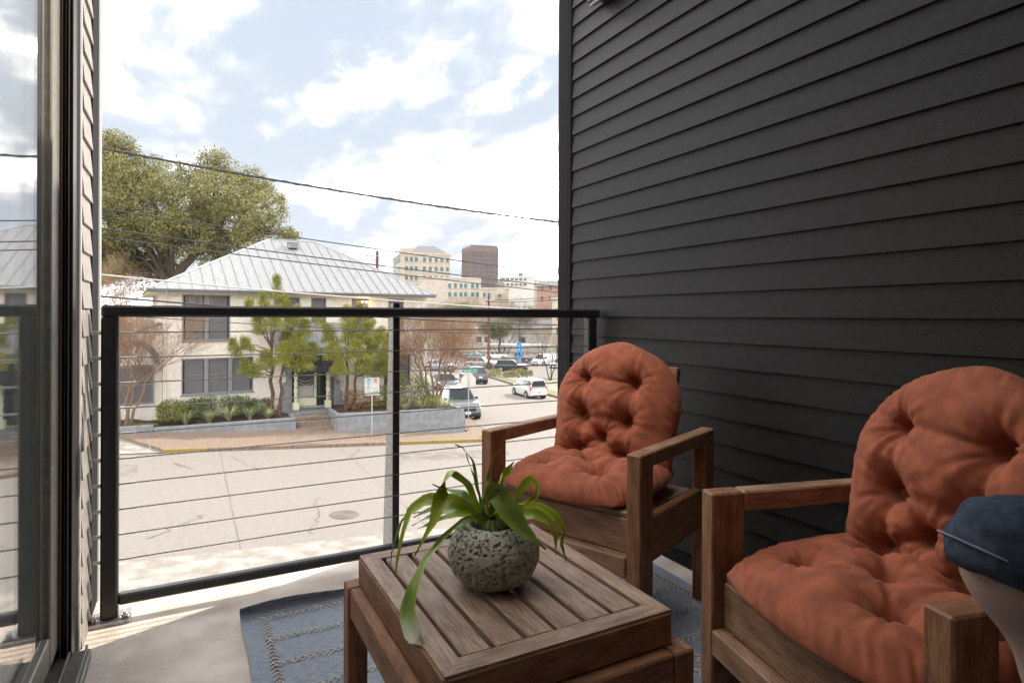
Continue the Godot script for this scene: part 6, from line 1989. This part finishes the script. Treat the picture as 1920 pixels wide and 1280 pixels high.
	var yg := [Color(0.10, 0.13, 0.02), Color(0.22, 0.235, 0.03), Color(0.34, 0.29, 0.03)]
	shrub("round_shrub", "rounded yellow green shrub at the left end of the hedge", V(-0.75, -3.88, 31.3), Vector3(0.62, 0.52, 0.5), 5200, 0.07, yg, 301)
	shrub("clipped_hedge", "long clipped dark green hedge under the ground floor windows", V(1.15, -3.88, 31.7), Vector3(1.55, 0.52, 0.5), 10500, 0.065, hg, 302, "hedge")
	shrub("round_shrub", "low dark green shrub between the hedge and the juniper", V(3.0, -3.86, 31.75), Vector3(0.62, 0.40, 0.42), 3600, 0.065, hg, 303)
	shrub("ground_cover", "low green ground cover around the bare crape myrtle", V(-2.6, -3.96, 30.7), Vector3(1.3, 0.10, 0.4), 2600, 0.06, yg, 304, "plant")
	shrub("loose_shrub", "loose olive green shrub beside the young juniper", V(10.35, -3.86, 30.6), Vector3(0.95, 0.85, 0.7), 6200, 0.075, [Color(0.06, 0.075, 0.02), Color(0.145, 0.15, 0.045), Color(0.24, 0.22, 0.08)], 305)
	shrub("low_shrub", "bright yellow green low shrub near the silver crossover", V(11.3, -3.86, 30.3), Vector3(0.5, 0.32, 0.4), 2200, 0.06, yg, 306)
	shrub("russet_shrub", "russet leaved shrub below the bushy juniper", V(7.65, -3.84, 30.75), Vector3(0.72, 0.55, 0.45), 2600, 0.075, [Color(0.11, 0.10, 0.03), Color(0.36, 0.13, 0.05), Color(0.44, 0.19, 0.06)], 307)
	shrub("low_shrub", "yellow green shrub behind the parking sign post", V(8.75, -3.84, 31.0), Vector3(0.6, 0.6, 0.45), 3000, 0.07, yg, 308)
	var gi := 0
	for q: Array in [[-0.2, 30.75, 0.78], [0.75, 30.6, 0.72], [1.55, 30.65, 0.85], [2.45, 30.7, 0.75], [3.25, 30.6, 0.6], [10.55, 29.6, 0.7], [11.75, 29.3, 0.72], [9.7, 29.8, 0.55]]:
		grass_clump("arching strappy grass clump growing in the planter beds", V(q[0], -3.9, q[1]), q[2], 150, 330 + gi)
		gi += 1
	for q: Array in [[31.6, 63.5, 0.9], [33.2, 62.8, 0.8], [34.9, 63.8, 1.0], [36.6, 64.6, 0.8]]:
		shrub("flower_bed_shrub", "low leafy shrub in the flower bed by the black crossover", G(q[0], q[1], 0.1), Vector3(0.95, 0.5, 0.7) * q[2], 1300, 0.13, [Color(0.10, 0.12, 0.03), Color(0.22, 0.23, 0.06), Color(0.40, 0.14, 0.07)], 350 + gi, "shrub", "flower bed shrubs by the lot")
		gi += 1

# ---------------------------------------------------------------- person (only the crossed knee reaches into the picture)
class Field:
	var o: Vector3
	var h: float
	var nx: int; var ny: int; var nz: int
	var d: PackedFloat32Array
	func _init(lo: Vector3, hi: Vector3, cell: float) -> void:
		o = lo; h = cell
		nx = int((hi.x - lo.x) / cell) + 2; ny = int((hi.y - lo.y) / cell) + 2; nz = int((hi.z - lo.z) / cell) + 2
		d.resize(nx * ny * nz)
		d.fill(1.0)
	func bone(a: Vector3, b: Vector3, ra: float, rb: float, k := 0.03) -> void:
		var m := maxf(ra, rb) + 0.06
		var lo := ((a.min(b) - Vector3.ONE * m - o) / h).floor().max(Vector3.ZERO)
		var hi := ((a.max(b) + Vector3.ONE * m - o) / h).ceil().min(Vector3(nx - 1, ny - 1, nz - 1))
		var ab := b - a
		var l2 := maxf(ab.length_squared(), 1e-9)
		for z in range(int(lo.z), int(hi.z) + 1):
			for y in range(int(lo.y), int(hi.y) + 1):
				for x in range(int(lo.x), int(hi.x) + 1):
					var p := o + Vector3(x, y, z) * h
					var t := clampf((p - a).dot(ab) / l2, 0.0, 1.0)
					var v := p.distance_to(a + ab * t) - lerpf(ra, rb, t)
					var i := (z * ny + y) * nx + x
					var e := d[i]
					var q := clampf(0.5 + 0.5 * (e - v) / k, 0.0, 1.0)
					d[i] = lerpf(e, v, q) - k * q * (1.0 - q)
	func cut(at: Vector3, n: Vector3) -> void:              # keep the side n points away from
		for z in nz:
			for y in ny:
				for x in nx:
					var i := (z * ny + y) * nx + x
					d[i] = maxf(d[i], (o + Vector3(x, y, z) * h - at).dot(n))
	func skin(m: MB) -> void:
		var id := PackedInt32Array()
		id.resize(nx * ny * nz)
		id.fill(-1)
		var cs := [0, 1, nx, nx + 1, nx * ny, nx * ny + 1, nx * ny + nx, nx * ny + nx + 1]
		for z in nz - 1:
			for y in ny - 1:
				for x in nx - 1:
					var i := (z * ny + y) * nx + x
					var neg := 0
					for c: int in cs:
						if d[i + c] < 0: neg += 1
					if neg == 0 or neg == 8: continue
					var s := Vector3.ZERO
					var n := 0
					for a in 8:
						for b: int in [1, 2, 4]:
							if a & b: continue
							var da := d[i + cs[a]]; var db := d[i + cs[a | b]]
							if (da < 0) != (db < 0):
								var t := da / (da - db)
								s += Vector3(a & 1, (a >> 1) & 1, a >> 2).lerp(Vector3((a | b) & 1, ((a | b) >> 1) & 1, (a | b) >> 2), t)
								n += 1
					var g := Vector3(d[i + 1] - d[i] + d[i + cs[7]] - d[i + cs[6]], d[i + nx] - d[i] + d[i + cs[7]] - d[i + cs[5]], d[i + nx * ny] - d[i] + d[i + cs[7]] - d[i + cs[3]])
					id[i] = m.vert(o + (Vector3(x, y, z) + s / n) * h, g.normalized(), Vector2.ZERO)
		for z in range(1, nz - 1):
			for y in range(1, ny - 1):
				for x in range(1, nx - 1):
					var i := (z * ny + y) * nx + x
					for ax in 3:
						var st: int = [1, nx, nx * ny][ax]
						var u: int = [nx, nx * ny, 1][ax]
						var v: int = [nx * ny, 1, nx][ax]
						if (d[i] < 0) == (d[i + st] < 0): continue
						var q := [id[i - u - v], id[i - v], id[i], id[i - u]]
						if q.min() < 0: continue
						if d[i] < 0: m.ix.append_array([q[0], q[2], q[1], q[0], q[3], q[2]])
						else: m.ix.append_array([q[0], q[1], q[2], q[0], q[2], q[3]])

func seated_person() -> void:
	var at := V(1.22, 0, 0.06)
	var t := thing("person", "person in navy shorts sitting with one knee crossed over the other", "person", at)
	# local: -x is forward (towards the door), -z is the person's right
	var hipR := Vector3(0.10, 0.585, -0.10); var hipL := Vector3(0.10, 0.575, 0.10)
	var kneeR := Vector3(-0.332, 0.735, -0.280); var kneeL := Vector3(-0.37, 0.59, 0.04)
	var ankR := Vector3(-0.275, 0.36, -0.185); var ankL := Vector3(-0.36, 0.09, 0.06)
	var chest := Vector3(0.24, 1.02, 0); var pelvis := Vector3(0.12, 0.62, 0)
	var neck := Vector3(0.25, 1.22, 0); var head := Vector3(0.22, 1.36, 0)
	var f := Field.new(Vector3(-0.66, -0.01, -0.52), Vector3(0.46, 1.55, 0.44), 0.013)
	f.bone(pelvis + Vector3(0, 0, -0.06), pelvis + Vector3(0, 0, 0.06), 0.125, 0.125)
	f.bone(pelvis, chest, 0.125, 0.13, 0.06)
	f.bone(chest + Vector3(0, 0.08, -0.10), chest + Vector3(0, 0.08, 0.10), 0.085, 0.085, 0.05)
	f.bone(chest, neck, 0.08, 0.055, 0.05)
	f.bone(neck, head, 0.052, 0.06)
	f.bone(hipR, kneeR, 0.092, 0.062, 0.04); f.bone(hipL, kneeL, 0.092, 0.062, 0.04)
	f.bone(kneeR + Vector3(-0.012, 0.0, 0.0), kneeR + Vector3(0.01, -0.02, 0.01), 0.060, 0.058, 0.03)
	var calfR := kneeR.lerp(ankR, 0.36) + Vector3(0.025, -0.005, 0.01)
	var calfL := kneeL.lerp(ankL, 0.36) + Vector3(0.03, 0, 0)
	f.bone(kneeR, calfR, 0.057, 0.060, 0.03); f.bone(calfR, ankR, 0.060, 0.036, 0.03)
	f.bone(kneeL, calfL, 0.057, 0.060, 0.03); f.bone(calfL, ankL, 0.060, 0.036, 0.03)
	f.bone(ankR, ankR + Vector3(-0.16, -0.075, 0.02), 0.036, 0.028, 0.03); f.bone(ankL, Vector3(-0.52, 0.035, 0.06), 0.036, 0.03, 0.03)
	for s: float in [-1.0, 1.0]:
		var sh := Vector3(0.24, 1.12, s * 0.19); var el := Vector3(0.10, 0.86, s * 0.25); var wr := Vector3(-0.10, 0.74, s * 0.15 - 0.04)
		f.bone(sh, el, 0.052, 0.042, 0.04); f.bone(el, wr, 0.042, 0.028, 0.02)
		f.bone(wr, wr + Vector3(-0.08, -0.012, -s * 0.02), 0.030, 0.030, 0.015)
		for q in 4: f.bone(wr + Vector3(-0.08, -0.012, -s * 0.02), wr + Vector3(-0.145 + 0.008 * absf(q - 1.5), -0.03, -s * 0.02 + (q - 1.5) * 0.021), 0.010, 0.008, 0.006)
		f.bone(wr + Vector3(-0.03, 0, -s * 0.02), wr + Vector3(-0.09, -0.005, -s * 0.065), 0.012, 0.009, 0.008)
	f.bone(head + Vector3(0.0, 0.03, 0), head + Vector3(-0.012, 0.06, 0), 0.082, 0.084, 0.03)
	f.bone(head + Vector3(-0.03, -0.04, 0), head + Vector3(-0.055, -0.05, 0), 0.045, 0.035, 0.03)
	f.bone(head + Vector3(-0.088, 0.03, 0), head + Vector3(-0.108, 0.005, 0), 0.010, 0.014, 0.012)
	for s: float in [-1.0, 1.0]: f.bone(head + Vector3(0.0, 0.02, s * 0.083), head + Vector3(0.006, 0.05, s * 0.088), 0.012, 0.014, 0.008)
	var m := MB.new()
	f.skin(m)
	put("body", m, M.skin, t)
	# shorts: a looser sleeve round hips and thighs, cut square at the hems
	for leg in 2:
		var hip := hipR if leg == 0 else hipL
		var knee := kneeR if leg == 0 else kneeL
		var ax := (knee - hip).normalized()
		var s := Field.new(Vector3(-0.56, 0.38, -0.54), Vector3(0.34, 0.92, 0.36), 0.0115)
		s.bone(pelvis + Vector3(0, -0.01, -0.06), pelvis + Vector3(0, -0.01, 0.06), 0.138, 0.138)
		s.bone(hip, knee + ax * 0.02, 0.108, 0.074, 0.03)
		s.bone(knee + Vector3(0, 0.008, 0) - ax * 0.05, knee + Vector3(-0.01, 0.008, 0) + ax * 0.012, 0.074, 0.072, 0.02)
		var hemn := (ax * 0.38 + Vector3(0, -1.0, 0) * 0.86).normalized()
		var at2 := knee + hemn * 0.030 + ax * 0.012
		s.cut(at2, hemn)
		var sm := MB.new()
		s.skin(sm)
		var fold := noise(14.0, 9 + leg, 2)
		for i in sm.p.size(): sm.p[i] += sm.n[i] * (0.010 * fold.get_noise_3dv(sm.p[i] * Vector3(1, 2.6, 1)))
		var so := put("shorts_leg", sm, M.navy_cloth, t)
		# stitched hem line parallel to the cut
		var u := hemn.cross(Vector3.UP).normalized()
		var w := u.cross(hemn)
		var pts := PackedVector3Array()
		for i in 49:
			var a := TAU * i / 48.0
			var dir := u * cos(a) + w * sin(a)
			var p := at2 - hemn * 0.024
			for k in 70:
				var q := p + dir * (0.02 + k * 0.0025)
				var g := ((q - s.o) / s.h).round()
				if g.x < 0 or g.y < 0 or g.z < 0 or g.x >= s.nx or g.y >= s.ny or g.z >= s.nz: break
				if s.d[(int(g.z) * s.ny + int(g.y)) * s.nx + int(g.x)] > -0.0010:
					pts.append(q)
					break
		if pts.size() > 6:
			var sm2 := PackedVector3Array()
			for i in pts.size(): sm2.append((pts[i] * 2.0 + pts[(i + 1) % pts.size()] + pts[(i + pts.size() - 1) % pts.size()]) * 0.25)
			var st := MB.new()
			st.tube(sm2, PackedFloat32Array([0.0016]), 5, false)
			put("hem_stitch", st, M.stitch_thread, so)
	# shirt, hair, shoes
	var sf := Field.new(Vector3(-0.05, 0.6, -0.36), Vector3(0.46, 1.28, 0.36), 0.016)
	sf.bone(pelvis + Vector3(0, 0.06, 0), chest, 0.145, 0.145, 0.06)
	sf.bone(chest + Vector3(0, 0.08, -0.11), chest + Vector3(0, 0.08, 0.11), 0.098, 0.098, 0.05)
	for s2: float in [-1.0, 1.0]: sf.bone(Vector3(0.24, 1.12, s2 * 0.19), Vector3(0.16, 0.97, s2 * 0.225), 0.066, 0.062, 0.04)
	sf.cut(neck - Vector3(0, 0.02, 0), Vector3.UP)
	var shm := MB.new()
	sf.skin(shm)
	put("shirt", shm, M.shirt_cloth, t)
	var hf := Field.new(Vector3(0.08, 1.28, -0.14), Vector3(0.36, 1.56, 0.14), 0.010)
	hf.bone(head + Vector3(0.02, 0.06, 0), head + Vector3(0.005, 0.075, 0), 0.093, 0.092, 0.02)
	hf.cut(head + Vector3(-0.03, 0.045, 0), Vector3(-0.75, -0.66, 0).normalized())
	var hm := MB.new()
	hf.skin(hm)
	put("hair", hm, M.hair_dark, t)
	for s3 in 2:
		var a2 := ankR if s3 == 0 else ankL
		var tip := ankR + Vector3(-0.17, -0.08, 0.02) if s3 == 0 else Vector3(-0.53, 0.04, 0.06)
		var sh2 := Field.new(a2.min(tip) - Vector3.ONE * 0.12, a2.max(tip) + Vector3.ONE * 0.12, 0.011)
		sh2.bone(a2 + Vector3(0.02, -0.045, 0), tip, 0.045, 0.040, 0.02)
		if s3 == 1: sh2.cut(Vector3(0, 0.002, 0), Vector3.DOWN)
		var sm3 := MB.new()
		sh2.skin(sm3)
		put("shoe", sm3, M.shoe_grey, t)
